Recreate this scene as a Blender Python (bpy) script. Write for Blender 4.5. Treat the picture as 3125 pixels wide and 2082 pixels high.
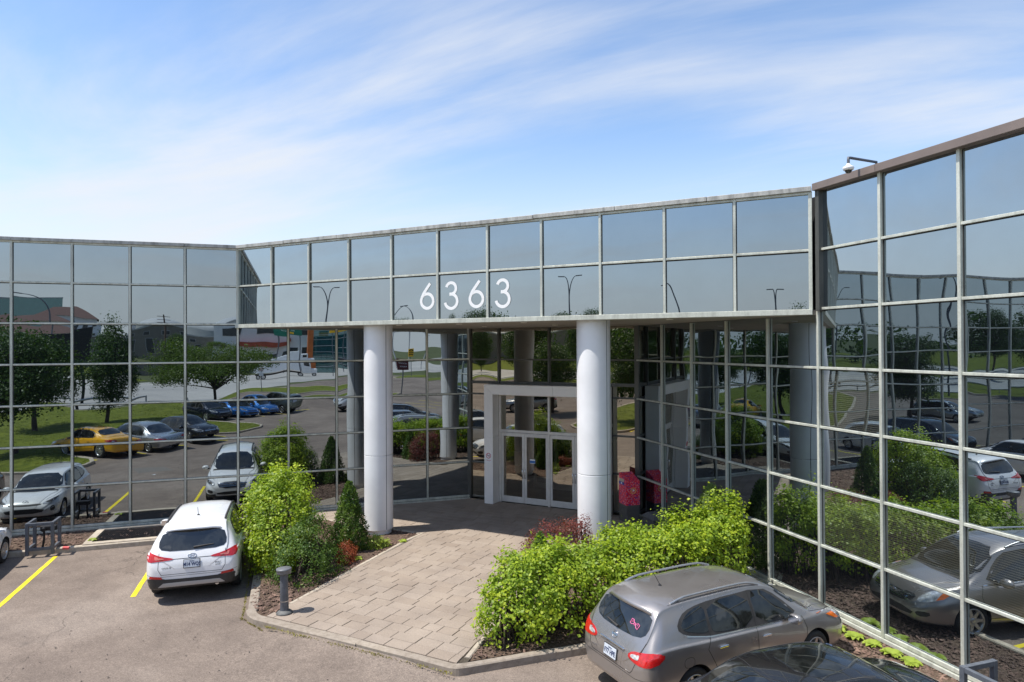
import bpy, bmesh, math, random
import numpy as np
from mathutils import Vector, Matrix
from mathutils.bvhtree import BVHTree

for o in list(bpy.data.objects): bpy.data.objects.remove(o)
S = bpy.context.scene
COL = S.collection
R = math.radians
rnd = random.Random(7)

# ------------------------------------------------------------------ camera
YAW, PITCH, ROLL = -0.46769768, -0.00626103, -0.00520427
CAMLOC = Vector((8.9302, -20.3486, 5.5631))
_cy, _sy, _cp, _sp, _cr, _sr = math.cos(YAW), math.sin(YAW), math.cos(PITCH), math.sin(PITCH), math.cos(ROLL), math.sin(ROLL)
fwd = Vector((_sy*_cp, _cy*_cp, -_sp)); rt0 = Vector((_cy, -_sy, 0)); up0 = rt0.cross(fwd)
rt = rt0*_cr + up0*_sr; up = up0*_cr - rt0*_sr
cam = bpy.data.cameras.new('camera'); camo = bpy.data.objects.new('camera', cam); COL.objects.link(camo)
cam.sensor_width = 36.0; cam.lens = 2023.234/3125*36.0
cam.clip_start = 0.1; cam.clip_end = 4000
camo.matrix_world = Matrix(((rt.x, up.x, -fwd.x, CAMLOC.x), (rt.y, up.y, -fwd.y, CAMLOC.y), (rt.z, up.z, -fwd.z, CAMLOC.z), (0, 0, 0, 1)))
S.camera = camo

# ------------------------------------------------------------------ sun and sky
SUNV = Vector((-0.37, -0.335, 1.0)).normalized()
W = bpy.data.worlds.new('World'); S.world = W; W.use_nodes = True
nt = W.node_tree; nt.nodes.clear()
def N(t, tree, **kw):
    n = tree.nodes.new(t)
    for k, v in kw.items(): setattr(n, k, v)
    return n
out = N('ShaderNodeOutputWorld', nt); bg = N('ShaderNodeBackground', nt)
sky = N('ShaderNodeTexSky', nt, sky_type='NISHITA', sun_disc=False)
sky.sun_elevation = math.asin(SUNV.z); sky.sun_rotation = math.atan2(SUNV.x, SUNV.y)
sky.altitude = 30; sky.air_density = 1.0; sky.dust_density = 0.4; sky.ozone_density = 3.0
tc = N('ShaderNodeTexCoord', nt)
sep = N('ShaderNodeSeparateXYZ', nt); nt.links.new(tc.outputs['Generated'], sep.inputs[0])
def math_node(tree, op, a, b=None, clamp=False):
    n = N('ShaderNodeMath', tree, operation=op, use_clamp=clamp)
    for i, v in enumerate((a, b)):
        if v is None: continue
        if isinstance(v, (int, float)): n.inputs[i].default_value = v
        else: tree.links.new(v, n.inputs[i])
    return n.outputs[0]
# cloud layer: direction projected on a plane high above the ground (a real layer, the same in every direction)
zz = math_node(nt, 'ADD', math_node(nt, 'MAXIMUM', sep.outputs[2], 0.0), 0.16)
px_ = math_node(nt, 'DIVIDE', sep.outputs[0], zz); py_ = math_node(nt, 'DIVIDE', sep.outputs[1], zz)
comb = N('ShaderNodeCombineXYZ', nt); nt.links.new(px_, comb.inputs[0]); nt.links.new(py_, comb.inputs[1])
mp = N('ShaderNodeMapping', nt); mp.inputs['Rotation'].default_value = (0, 0, R(-24)); mp.inputs['Scale'].default_value = (0.4, 1.2, 1); mp.inputs['Location'].default_value = (1.7, 7.3, 0)
nt.links.new(comb.outputs[0], mp.inputs[0])
n1 = N('ShaderNodeTexNoise', nt); n1.inputs['Scale'].default_value = 0.95; n1.inputs['Detail'].default_value = 9; n1.inputs['Roughness'].default_value = 0.58; n1.inputs['Distortion'].default_value = 0.5
nt.links.new(mp.outputs[0], n1.inputs['Vector'])
n2 = N('ShaderNodeTexNoise', nt); n2.inputs['Scale'].default_value = 0.42; n2.inputs['Detail'].default_value = 3
nt.links.new(comb.outputs[0], n2.inputs['Vector'])
cl = math_node(nt, 'ADD', math_node(nt, 'MULTIPLY', n1.outputs[0], 0.72), math_node(nt, 'MULTIPLY', n2.outputs[0], 0.42))
cr = N('ShaderNodeMapRange', nt, interpolation_type='SMOOTHSTEP'); cr.inputs['From Min'].default_value = 0.505; cr.inputs['From Max'].default_value = 0.75
cr.inputs['To Max'].default_value = 0.92
nt.links.new(cl, cr.inputs['Value'])
# thin haze veil low over the horizon
hz = N('ShaderNodeMapRange', nt, interpolation_type='SMOOTHSTEP'); hz.inputs['From Min'].default_value = 0.0; hz.inputs['From Max'].default_value = 0.33
hz.inputs['To Min'].default_value = 0.95; hz.inputs['To Max'].default_value = 0.0
nt.links.new(sep.outputs[2], hz.inputs['Value'])
mxc = N('ShaderNodeMix', nt, data_type='RGBA'); nt.links.new(cr.outputs[0], mxc.inputs['Factor'])
nt.links.new(sky.outputs[0], mxc.inputs['A']); mxc.inputs['B'].default_value = (3.85, 3.98, 4.2, 1)
mxh = N('ShaderNodeMix', nt, data_type='RGBA'); nt.links.new(hz.outputs[0], mxh.inputs['Factor'])
nt.links.new(mxc.outputs['Result'], mxh.inputs['A']); mxh.inputs['B'].default_value = (3.9, 4.03, 4.25, 1)
nt.links.new(mxh.outputs['Result'], bg.inputs[0]); bg.inputs[1].default_value = 0.15
nt.links.new(bg.outputs[0], out.inputs[0])
sun = bpy.data.lights.new('sun', 'SUN'); sun.energy = 4.3; sun.angle = R(0.53); sun.color = (1.0, 0.955, 0.88)
suno = bpy.data.objects.new('sun', sun); COL.objects.link(suno); suno.location = (-20, -20, 60)
suno.rotation_euler = (-SUNV).to_track_quat('-Z', 'Y').to_euler()

S.view_settings.view_transform = 'Standard'; S.view_settings.look = 'None'; S.view_settings.gamma = 1; S.view_settings.exposure = 0.58
S.view_settings.use_curve_mapping = False
S.render.engine = 'CYCLES'
cy = S.cycles
cy.use_denoising = True; cy.max_bounces = 10; cy.glossy_bounces = 7; cy.diffuse_bounces = 5; cy.transparent_max_bounces = 12; cy.transmission_bounces = 4
cy.caustics_reflective = True; cy.caustics_refractive = False; cy.sample_clamp_indirect = 4

# ------------------------------------------------------------------ helpers
def obj(name, me, mat=None, parent=None, loc=None, rz=None):
    o = bpy.data.objects.new(name, me); COL.objects.link(o)
    if mat is not None:
        mats = mat if isinstance(mat, (list, tuple)) else [mat]
        if len(me.materials) == 0:
            for m in mats: me.materials.append(m)
        else:
            for i, m in enumerate(mats):
                o.material_slots[i].link = 'OBJECT'; o.material_slots[i].material = m
    if parent is not None: o.parent = parent
    if loc is not None: o.location = loc
    if rz is not None: o.rotation_euler = (0, 0, rz)
    return o
def empty(name, loc=(0, 0, 0), rz=0, parent=None):
    o = bpy.data.objects.new(name, None); COL.objects.link(o); o.location = loc; o.rotation_euler = (0, 0, rz); o.empty_display_size = 0.2
    if parent is not None: o.parent = parent
    return o
def tag(o, label, cat, group=None):
    o['label'] = label; o['category'] = cat
    if group: o['group'] = group
    return o
def structure(o): o['kind'] = 'structure'; return o
def stuff(o): o['kind'] = 'stuff'; return o
def copy_tree(o, parent=None):
    c = o.copy(); COL.objects.link(c); c.parent = parent
    for ch in o.children: copy_tree(ch, c)
    return c

class MB:
    """collects simple shapes into one mesh"""
    def __init__(s): s.v = []; s.f = []; s.m = []; s.sm = []
    def add(s, vs, fs, mi=0, smooth=False):
        k = len(s.v); s.v += [tuple(v) for v in vs]
        for f in fs: s.f.append([i+k for i in f]); s.m.append(mi); s.sm.append(smooth)
        return s
    def box(s, c, d, rz=0, mi=0, rx=0, ry=0):
        hx, hy, hz = d[0]/2, d[1]/2, d[2]/2
        M = Matrix.Rotation(rz, 3, 'Z') @ Matrix.Rotation(ry, 3, 'Y') @ Matrix.Rotation(rx, 3, 'X')
        vs = [Vector(c) + M @ Vector((x, y, z)) for x in (-hx, hx) for y in (-hy, hy) for z in (-hz, hz)]
        return s.add(vs, [(0, 1, 3, 2), (4, 6, 7, 5), (0, 4, 5, 1), (2, 3, 7, 6), (0, 2, 6, 4), (1, 5, 7, 3)], mi)
    def bbox(s, c, d, bv=0.01, rz=0, mi=0):
        """box with chamfered edges"""
        bm = bmesh.new(); bmesh.ops.create_cube(bm, size=1)
        for v in bm.verts: v.co = Vector((v.co.x*d[0], v.co.y*d[1], v.co.z*d[2]))
        bmesh.ops.bevel(bm, geom=list(bm.edges), offset=bv, segments=2, affect='EDGES', profile=0.5)
        M = Matrix.Rotation(rz, 3, 'Z')
        bm.verts.index_update()
        s.add([Vector(c)+M @ v.co for v in bm.verts], [[v.index for v in f.verts] for f in bm.faces], mi); bm.free(); return s
    def tube(s, pts, r, n=8, mi=0, cap=True, smooth=True):
        pts = [Vector(p) for p in pts]; rs = r if isinstance(r, (list, tuple)) else [r]*len(pts)
        rings = []; prev = None
        for i, p in enumerate(pts):
            t = (pts[min(i+1, len(pts)-1)] - pts[max(i-1, 0)]).normalized()
            a = prev if prev is not None else (Vector((0, 0, 1)) if abs(t.z) < 0.9 else Vector((1, 0, 0)))
            u = (a - t*a.dot(t)).normalized(); prev = u; w = t.cross(u)
            rings.append([p + (u*math.cos(2*math.pi*j/n) + w*math.sin(2*math.pi*j/n))*rs[i] for j in range(n)])
        vs = [v for r_ in rings for v in r_]; fs = []
        for i in range(len(pts)-1):
            for j in range(n): fs.append((i*n+j, i*n+(j+1) % n, (i+1)*n+(j+1) % n, (i+1)*n+j))
        s.add(vs, fs, mi, smooth)
        if cap:
            s.add(rings[0], [tuple(range(n-1, -1, -1))], mi); s.add(rings[-1], [tuple(range(n))], mi)
        return s
    def lathe(s, prof, n=24, mi=0, c=(0, 0, 0), axis='Z', smooth=True):
        vs = []; fs = []
        for (r, z) in prof:
            for j in range(n):
                a = 2*math.pi*j/n
                if axis == 'Z': p = (r*math.cos(a), r*math.sin(a), z)
                else: p = (r*math.cos(a), z, r*math.sin(a))
                vs.append(Vector(c)+Vector(p))
        for i in range(len(prof)-1):
            for j in range(n):
                q = (i*n+j, i*n+(j+1) % n, (i+1)*n+(j+1) % n, (i+1)*n+j)
                fs.append(q if axis == 'Z' else q[::-1])
        return s.add(vs, fs, mi, smooth)
    def prism(s, poly, z0, z1, mi=0, mtop=None):
        n = len(poly)
        ar = sum(poly[i][0]*poly[(i+1) % n][1]-poly[(i+1) % n][0]*poly[i][1] for i in range(n))
        if ar < 0: poly = poly[::-1]
        vs = [(x, y, z0) for x, y in poly]+[(x, y, z1) for x, y in poly]
        s.add(vs, [tuple(range(n, 2*n))], mi if mtop is None else mtop)
        s.add(vs, [tuple(range(n-1, -1, -1))]+[(i, (i+1) % n, n+(i+1) % n, n+i) for i in range(n)], mi)
        return s
    def mesh(s, name):
        me = bpy.data.meshes.new(name); me.from_pydata(s.v, [], s.f)
        me.polygons.foreach_set('material_index', s.m); me.polygons.foreach_set('use_smooth', s.sm); me.update()
        return me
    def build(s, name, mat, parent=None, loc=None, rz=None): return obj(name, s.mesh(name), mat, parent, loc, rz)

def text_mesh(txt, size, name, extrude=0.002, align='CENTER', bold=0.0):
    cu = bpy.data.curves.new(name, 'FONT'); cu.body = txt; cu.size = size; cu.extrude = extrude; cu.align_x = align; cu.align_y = 'CENTER'; cu.resolution_u = 3; cu.offset = bold
    o = bpy.data.objects.new(name, cu); COL.objects.link(o)
    dg = bpy.context.evaluated_depsgraph_get(); me = bpy.data.meshes.new_from_object(o.evaluated_get(dg)); me.name = name
    bpy.data.objects.remove(o); return me

# ------------------------------------------------------------------ materials
def newmat(name):
    m = bpy.data.materials.new(name); m.use_nodes = True; t = m.node_tree; t.nodes.clear()
    o = N('ShaderNodeOutputMaterial', t); return m, t, o
def bsdf(t, o, color=(.5, .5, .5), rough=.5, metal=0, spec=.5, coat=0, coat_rough=.03):
    b = N('ShaderNodeBsdfPrincipled', t)
    if len(color) == 3: color = (*color, 1)
    b.inputs['Base Color'].default_value = color; b.inputs['Roughness'].default_value = rough; b.inputs['Metallic'].default_value = metal
    b.inputs['Specular IOR Level'].default_value = spec; b.inputs['Coat Weight'].default_value = coat; b.inputs['Coat Roughness'].default_value = coat_rough
    t.links.new(b.outputs[0], o.inputs[0]); return b
def noise(t, scale, detail=4, rough=.55, vec=None, dist=0):
    n = N('ShaderNodeTexNoise', t); n.inputs['Scale'].default_value = scale; n.inputs['Detail'].default_value = detail; n.inputs['Roughness'].default_value = rough; n.inputs['Distortion'].default_value = dist
    if vec is None:
        c = N('ShaderNodeTexCoord', t); vec = c.outputs['Object']
    t.links.new(vec, n.inputs['Vector']); return n.outputs[0]
def ramp(t, fac, stops):
    r = N('ShaderNodeValToRGB', t); t.links.new(fac, r.inputs[0]); e = r.color_ramp.elements
    while len(e) < len(stops): e.new(0.5)
    for i, (p, c) in enumerate(stops): e[i].position = p; e[i].color = (*c, 1) if len(c) == 3 else c
    return r.outputs[0]
def mixc(t, f, a, b, mode='MIX'):
    m = N('ShaderNodeMix', t, data_type='RGBA', blend_type=mode)
    for k, v in (('Factor', f), ('A', a), ('B', b)):
        if isinstance(v, (int, float)): m.inputs[k].default_value = v
        elif isinstance(v, tuple): m.inputs[k].default_value = (*v, 1) if len(v) == 3 else v
        else: t.links.new(v, m.inputs[k])
    return m.outputs['Result']
def bump(t, b, h, strength=.3, dist=.01):
    n = N('ShaderNodeBump', t); n.inputs['Strength'].default_value = strength; n.inputs['Distance'].default_value = dist
    t.links.new(h, n.inputs['Height']); t.links.new(n.outputs[0], b.inputs['Normal'])
def simple(name, color, rough=.5, metal=0, var=.0, scale=8, spec=.5, coat=0, bmp=0):
    m, t, o = newmat(name); b = bsdf(t, o, color, rough, metal, spec, coat)
    if var:
        nz = noise(t, scale, 6)
        d = tuple(max(0, c*(1-var)) for c in color); l = tuple(min(1, c*(1+var)) for c in color)
        t.links.new(ramp(t, nz, [(.3, d), (.7, l)]), b.inputs['Base Color'])
        if bmp: bump(t, b, nz, bmp)
    return m
M = {}
def paint(name, color, metallic=0, rough=.32, flake=0):
    m, t, o = newmat(name); b = bsdf(t, o, color, rough, metallic, .5, 1.0, .02)
    nz = noise(t, 2.5, 5)
    d = tuple(c*.93 for c in color)
    t.links.new(ramp(t, nz, [(.35, d), (.65, color)]), b.inputs['Base Color'])
    dr = noise(t, 1.5, 3); t.links.new(ramp(t, dr, [(.3, (rough*.8,)*3), (.8, (min(1, rough*1.4),)*3)]), b.inputs['Roughness'])
    return m
def mk_asphalt():
    m, t, o = newmat('asphalt'); b = bsdf(t, o, (.2, .18, .16), .9, 0, .25)
    c = N('ShaderNodeTexCoord', t); v = c.outputs['Object']
    big = noise(t, .22, 5, .6, v, .4); mid = noise(t, 1.7, 5, .6, v); fine = noise(t, 42, 4, .75, v); grit = noise(t, 14, 5, .7, v)
    base = ramp(t, big, [(.30, (.160, .130, .112)), (.5, (.218, .180, .154)), (.72, (.275, .234, .203))])
    base = mixc(t, .55, base, ramp(t, mid, [(.3, (.62, .60, .60)), (.7, (1.12, 1.1, 1.08))]), 'MULTIPLY')
    base = mixc(t, .9, base, ramp(t, fine, [(.28, (.45, .45, .45)), (.72, (1.5, 1.47, 1.42))]), 'MULTIPLY')
    base = mixc(t, .6, base, ramp(t, grit, [(.3, (.65, .64, .64)), (.7, (1.28, 1.27, 1.25))]), 'MULTIPLY')
    # tar-dark crack lines, a few only
    vo = N('ShaderNodeTexVoronoi', t, feature='DISTANCE_TO_EDGE'); vo.inputs['Scale'].default_value = .17
    wv = N('ShaderNodeMix', t, data_type='VECTOR'); wv.inputs['Factor'].default_value = .12
    nn = N('ShaderNodeTexNoise', t); nn.inputs['Scale'].default_value = 1.6; nn.inputs['Detail'].default_value = 6; t.links.new(v, nn.inputs['Vector'])
    t.links.new(v, wv.inputs['A']); t.links.new(nn.outputs['Color'], wv.inputs['B'])
    sc = N('ShaderNodeVectorMath', t, operation='SCALE'); t.links.new(nn.outputs['Color'], sc.inputs[0]); sc.inputs['Scale'].default_value = .9
    ad = N('ShaderNodeVectorMath', t, operation='ADD'); t.links.new(v, ad.inputs[0]); t.links.new(sc.outputs[0], ad.inputs[1]); t.links.new(ad.outputs[0], vo.inputs['Vector'])
    ln = N('ShaderNodeMapRange', t); ln.inputs['From Max'].default_value = .0035; ln.inputs['To Min'].default_value = 1; ln.inputs['To Max'].default_value = 0; t.links.new(vo.outputs['Distance'], ln.inputs['Value'])
    gate = N('ShaderNodeMapRange', t); gate.inputs['From Min'].default_value = .48; gate.inputs['From Max'].default_value = .58; t.links.new(noise(t, .35, 2, .5, v), gate.inputs['Value'])
    cr = math_node(t, 'MULTIPLY', math_node(t, 'MULTIPLY', ln.outputs[0], gate.outputs[0], True), .75)
    base = mixc(t, cr, base, (.05, .042, .038))
    # oil spots
    sp = N('ShaderNodeMapRange', t, interpolation_type='SMOOTHSTEP'); sp.inputs['From Min'].default_value = .70; sp.inputs['From Max'].default_value = .78; t.links.new(noise(t, 1.1, 3, .5, v), sp.inputs['Value'])
    base = mixc(t, math_node(t, 'MULTIPLY', sp.outputs[0], .45), base, (.07, .062, .058))
    t.links.new(base, b.inputs['Base Color'])
    bump(t, b, math_node(t, 'ADD', fine, math_node(t, 'MULTIPLY', grit, .6)), .5, .006)
    return m
M['asphalt'] = mk_asphalt()
def mk_granular(name, cols, scale, bmp=.6, rough=.95):
    m, t, o = newmat(name); b = bsdf(t, o, cols[1], rough, 0, .2)
    n1 = noise(t, scale, 5, .7); n2 = noise(t, scale*.08, 4)
    c = ramp(t, n1, [(.3, cols[0]), (.5, cols[1]), (.72, cols[2])])
    c = mixc(t, .6, c, ramp(t, n2, [(.3, (.7, .7, .7)), (.7, (1.15, 1.15, 1.1))]), 'MULTIPLY')
    t.links.new(c, b.inputs['Base Color']); bump(t, b, n1, bmp, .02); return m
M['mulch'] = mk_granular('mulch', ((.035, .024, .018), (.10, .068, .05), (.22, .165, .13)), 22)
M['chip'] = simple('bark_chip', (.16, .10, .075), .9, 0, .55, 3)
M['grass'] = mk_granular('lawn', ((.055, .072, .008), (.115, .14, .014), (.19, .205, .025)), 3.0, .4)
M['concrete'] = mk_granular('concrete', ((.33, .28, .22), (.43, .37, .30), (.50, .44, .37)), 9, .15, .85)
M['kerbgrey'] = mk_granular('kerb_stone', ((.23, .19, .155), (.31, .262, .215), (.37, .32, .27)), 9, .15, .85)
M['road'] = mk_granular('road_concrete', ((.36, .34, .32), (.42, .40, .38), (.47, .45, .43)), .8, .1, .9)
M['ground'] = mk_granular('ground', ((.05, .065, .025), (.085, .10, .04), (.12, .13, .06)), .5, .1)
def mk_paver():
    m, t, o = newmat('paver'); b = bsdf(t, o, (.4, .33, .26), .88, 0, .25)
    oi = N('ShaderNodeObjectInfo', t)
    isl = N('ShaderNodeNewGeometry', t)
    rr = math_node(t, 'FRACT', math_node(t, 'ADD', oi.outputs['Random'], isl.outputs['Random Per Island']))
    base = ramp(t, rr, [(0, (.285, .233, .190)), (.35, (.303, .250, .205)), (.7, (.312, .260, .215)), (1, (.330, .276, .230))])
    geo = isl.outputs['Position']
    st = noise(t, .9, 5, .6, geo); fi = noise(t, 45, 4, .7, geo)
    base = mixc(t, .8, base, ramp(t, st, [(.3, (.78, .76, .76)), (.7, (1.12, 1.1, 1.07))]), 'MULTIPLY')
    base = mixc(t, .7, base, ramp(t, fi, [(.25, (.72, .72, .72)), (.75, (1.22, 1.22, 1.2))]), 'MULTIPLY')
    t.links.new(base, b.inputs['Base Color']); bump(t, b, fi, .35, .006); return m
M['paver'] = mk_paver()
M['joint'] = simple('joint_sand', (.06, .048, .034), .95, 0, .4, 30)
def mk_line():
    m, t, o = newmat('yellow_line'); b = bsdf(t, o, (.7, .55, .02), .75, 0, .3)
    w = noise(t, 9, 7, .75); n_ = noise(t, 1.3, 3)
    c = ramp(t, noise(t, 3, 4), [(.3, (.62, .47, .012)), (.7, (.80, .66, .04))])
    k = N('ShaderNodeMapRange', t); k.inputs['From Min'].default_value = .60; k.inputs['From Max'].default_value = .68; t.links.new(math_node(t, 'ADD', math_node(t, 'MULTIPLY', w, .75), math_node(t, 'MULTIPLY', n_, .3)), k.inputs['Value'])
    t.links.new(mixc(t, math_node(t, 'MULTIPLY', k.outputs[0], .8), c, (.19, .16, .13)), b.inputs['Base Color']); return m
M['yellow_line'] = mk_line()
def mk_alu(name, col, rough=.42, streak=.25):
    m, t, o = newmat(name); b = bsdf(t, o, col, rough, .25, .5)
    c = N('ShaderNodeTexCoord', t); g = N('ShaderNodeNewGeometry', t)
    mpp = N('ShaderNodeMapping', t); mpp.inputs['Scale'].default_value = (2.2, 2.2, .35); t.links.new(g.outputs['Position'], mpp.inputs[0])
    n1 = noise(t, 2.4, 7, .65, mpp.outputs[0]); n2 = noise(t, 26, 5, .6, g.outputs['Position'])
    cc = ramp(t, n1, [(.25, tuple(x*(1-streak*1.6) for x in col)), (.5, col), (.78, tuple(min(1, x*(1+streak)) for x in col))])
    cc = mixc(t, .4, cc, ramp(t, n2, [(.35, (.75, .75, .72)), (.6, (1.05, 1.05, 1.05))]), 'MULTIPLY')
    t.links.new(cc, b.inputs['Base Color']); t.links.new(ramp(t, n2, [(.3, (rough*.7,)*3), (.7, (rough*1.3,)*3)]), b.inputs['Roughness']); return m
M['alu'] = mk_alu('weathered_aluminium', (.54, .55, .485))
M['alu_dark'] = mk_alu('bronze_aluminium', (.085, .085, .078), .4)
M['coping'] = mk_alu('weathered_coping', (.40, .395, .37), .55, .4)
M['fascia'] = simple('brown_fascia', (.175, .138, .122), .5, 0, .12, 2)
M['portal'] = simple('satin_panel', (.84, .81, .78), .38, .1, .05, 1.5)
M['door_alu'] = simple('door_aluminium', (.66, .63, .59), .4, .2, .08, 5)
M['column'] = simple('column_cladding', (.74, .738, .75), .42, .05, .09, .9)
M['soffit'] = simple('soffit_panel', (.36, .32, .27), .8, 0, .12, 1.5)
M['dark'] = simple('dark_void', (.012, .012, .012), .8)
M['white'] = simple('white_vinyl', (.82, .82, .82), .5)
M['lampglow'] = simple('downlight_lens', (.85, .83, .75), .4)
def mk_glass(name, f0, tint, sub=(.012, .014, .016), stripes=False, clear=0.0, interior=False, fp=4.0, fk=0):
    m, t, o = newmat(name)
    gl = N('ShaderNodeBsdfGlossy', t); gl.inputs['Color'].default_value = (*tint, 1); gl.inputs['Roughness'].default_value = 0.0
    df = N('ShaderNodeBsdfDiffuse', t); df.inputs['Color'].default_value = (*sub, 1)
    base = df.outputs[0]
    if stripes:
        g = N('ShaderNodeNewGeometry', t); sp = N('ShaderNodeSeparateXYZ', t); t.links.new(g.outputs['Position'], sp.inputs[0])
        sn = math_node(t, 'SINE', math_node(t, 'MULTIPLY', sp.outputs[2], 2*math.pi/.038))
        t.links.new(ramp(t, math_node(t, 'ADD', math_node(t, 'MULTIPLY', sn, .5), .5), [(.3, (.004, .005, .005)), (.7, (.085, .082, .062))]), df.inputs['Color'])
    if interior:
        t.links.new(ramp(t, noise(t, 3.2, 3, .5), [(.42, (.007, .008, .008)), (.52, (.022, .024, .023)), (.60, (.010, .011, .011)), (.68, (.05, .05, .046))]), df.inputs['Color'])
    if clear:
        tr = N('ShaderNodeBsdfTransparent', t); tr.inputs['Color'].default_value = (.55, .56, .5, 1)
        mx0 = N('ShaderNodeMixShader', t); mx0.inputs[0].default_value = clear; t.links.new(df.outputs[0], mx0.inputs[1]); t.links.new(tr.outputs[0], mx0.inputs[2]); base = mx0.outputs[0]
    lw = N('ShaderNodeLayerWeight', t); lw.inputs['Blend'].default_value = .5
    f = math_node(t, 'ADD', f0, math_node(t, 'MULTIPLY', math_node(t, 'POWER', lw.outputs['Facing'], fp), fk if fk else .9-f0), True)
    # faint dirt film
    g2 = N('ShaderNodeNewGeometry', t); dn = noise(t, 1.4, 6, .6, g2.outputs['Position'])
    oi = N('ShaderNodeObjectInfo', t); f = math_node(t, 'MULTIPLY', f, math_node(t, 'ADD', math_node(t, 'ADD', math_node(t, 'MULTIPLY', dn, .14), math_node(t, 'MULTIPLY', oi.outputs['Random'], .13)), .87))
    mx = N('ShaderNodeMixShader', t); t.links.new(f, mx.inputs[0]); t.links.new(base, mx.inputs[1]); t.links.new(gl.outputs[0], mx.inputs[2])
    t.links.new(mx.outputs[0], o.inputs[0]); return m
M['mirror'] = mk_glass('mirror_glass', .37, (.82, .935, 1.0), (.005, .006, .008), fp=1.0, fk=.30)
M['mirror_blind'] = mk_glass('mirror_glass_with_blind', .30, (.86, .95, 1.0), stripes=True, fp=1.0, fk=.42)
M['lobby'] = mk_glass('bronze_glass', .36, (1.0, .95, .82), (.010, .010, .008))
M['lobby_clear'] = mk_glass('door_glass', .30, (1.0, .96, .86), (.008, .008, .007), clear=.8)
M['carglass'] = mk_glass('car_glass', .08, (1, 1, 1), (.012, .014, .014), interior=True)
M['shade_strip'] = simple('shade_strip', (.01, .01, .01), .6)  # near-black colour for shade lines painted beside the window frames
M['rubber'] = simple('rubber', (.018, .018, .018), .75, 0, .3, 20)
M['plastic'] = simple('dark_plastic', (.035, .033, .032), .55, 0, .2, 10)
M['chrome'] = simple('chrome', (.75, .75, .76), .12, 1)
M['rim'] = simple('rim_alloy', (.50, .50, .50), .3, .8, .1, 6)
M['redlamp'] = simple('red_lens', (.45, .012, .012), .12, 0, .25, 25, .6, .6)
M['clearlamp'] = simple('clear_lens', (.55, .56, .57), .1, .3, .5, 16, .6, .8)
M['amber'] = simple('amber_lens', (.75, .16, .01), .15, 0, .1, 10, .6, .6)
M['plate'] = simple('plate_white', (.50, .54, .60), .4)
M['plate_text'] = simple('plate_ink', (.015, .03, .10), .5)
M['steel'] = simple('painted_steel', (.105, .115, .135), .5, .2, .18, 12)
M['black_metal'] = simple('black_metal', (.02, .02, .022), .45, .3, .2, 10)
M['pole'] = simple('galvanised_pole', (.12, .13, .15), .5, .4, .1, 3)
M['bark'] = simple('bark', (.075, .055, .042), .9, 0, .35, 9)
def leafmat(name, cols, trans=.35, rough=.5):
    m, t, o = newmat(name)
    g = N('ShaderNodeNewGeometry', t)
    cn = noise(t, 2.6, 3, .5, g.outputs['Position'])
    c = ramp(t, math_node(t, 'ADD', math_node(t, 'MULTIPLY', g.outputs['Random Per Island'], .62), math_node(t, 'SUBTRACT', math_node(t, 'MULTIPLY', cn, 1.5), .55), True), [(i/(len(cols)-1), k) for i, k in enumerate(cols)])
    b = N('ShaderNodeBsdfPrincipled', t); b.inputs['Roughness'].default_value = rough; b.inputs['Specular IOR Level'].default_value = .35; t.links.new(c, b.inputs['Base Color'])
    tr = N('ShaderNodeBsdfTranslucent', t); t.links.new(mixc(t, 1.0, c, (1.5, 1.6, .7), 'MULTIPLY'), tr.inputs['Color'])
    mx = N('ShaderNodeMixShader', t); mx.inputs[0].default_value = trans; t.links.new(b.outputs[0], mx.inputs[1]); t.links.new(tr.outputs[0], mx.inputs[2]); t.links.new(mx.outputs[0], o.inputs[0]); return m
M['leaf_hedge'] = leafmat('leaf_hedge', [(.10, .17, .014), (.18, .27, .02), (.28, .37, .025), (.42, .47, .03)], .35)
M['leaf_yew'] = leafmat('leaf_yew', [(.03, .065, .012), (.055, .11, .018), (.09, .155, .022), (.15, .22, .035)], .28)
M['leaf_juniper'] = leafmat('leaf_juniper', [(.08, .13, .03), (.13, .19, .045), (.19, .25, .07)], .25)
M['leaf_red'] = leafmat('leaf_red', [(.075, .018, .020), (.14, .032, .03), (.20, .055, .045), (.12, .06, .03)], .3)
M['leaf_rust'] = leafmat('leaf_rust', [(.14, .028, .014), (.24, .055, .025), (.30, .09, .035)], .3)
M['leaf_lime'] = leafmat('leaf_lime', [(.20, .27, .03), (.30, .38, .05), (.38, .45, .08)], .35)
M['leaf_tree'] = leafmat('leaf_tree', [(.025, .055, .012), (.045, .09, .018), (.075, .125, .022)], .3)
M['leaf_locust'] = leafmat('leaf_locust', [(.06, .10, .018), (.09, .14, .022), (.13, .18, .03)], .35)
# ================================================================== GROUND AND PAVING
BAY, H, Z7 = 1.524, 1.20719, 0.24
s2 = math.sqrt(.5)
def zk(k): return Z7+(7-k)*H
def sheet(name, poly, z, mat):
    mb = MB(); n = len(poly)
    ar = sum(poly[i][0]*poly[(i+1) % n][1]-poly[(i+1) % n][0]*poly[i][1] for i in range(n))
    if ar < 0: poly = poly[::-1]
    mb.add([(x, y, z) for x, y in poly], [tuple(range(n))]); return structure(mb.build(name, mat))
sheet('ground', [(-1500, -1500), (1500, -1500), (1500, 1500), (-1500, 1500)], -.03, M['ground'])
sheet('parking_lot', [(-80, -47), (-45, -70), (10, -49), (22, -47.5), (54, -63), (75, -66), (75, 12), (-80, 12)], 0, M['asphalt'])
sheet('road', [(-250, -130), (-45, -74), (10, -51), (22, -49.5), (54, -65), (110, -78), (300, -105), (300, -150), (110, -124), (56, -112), (22, -104), (-45, -112), (-250, -175)], .0, M['road'])

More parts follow.
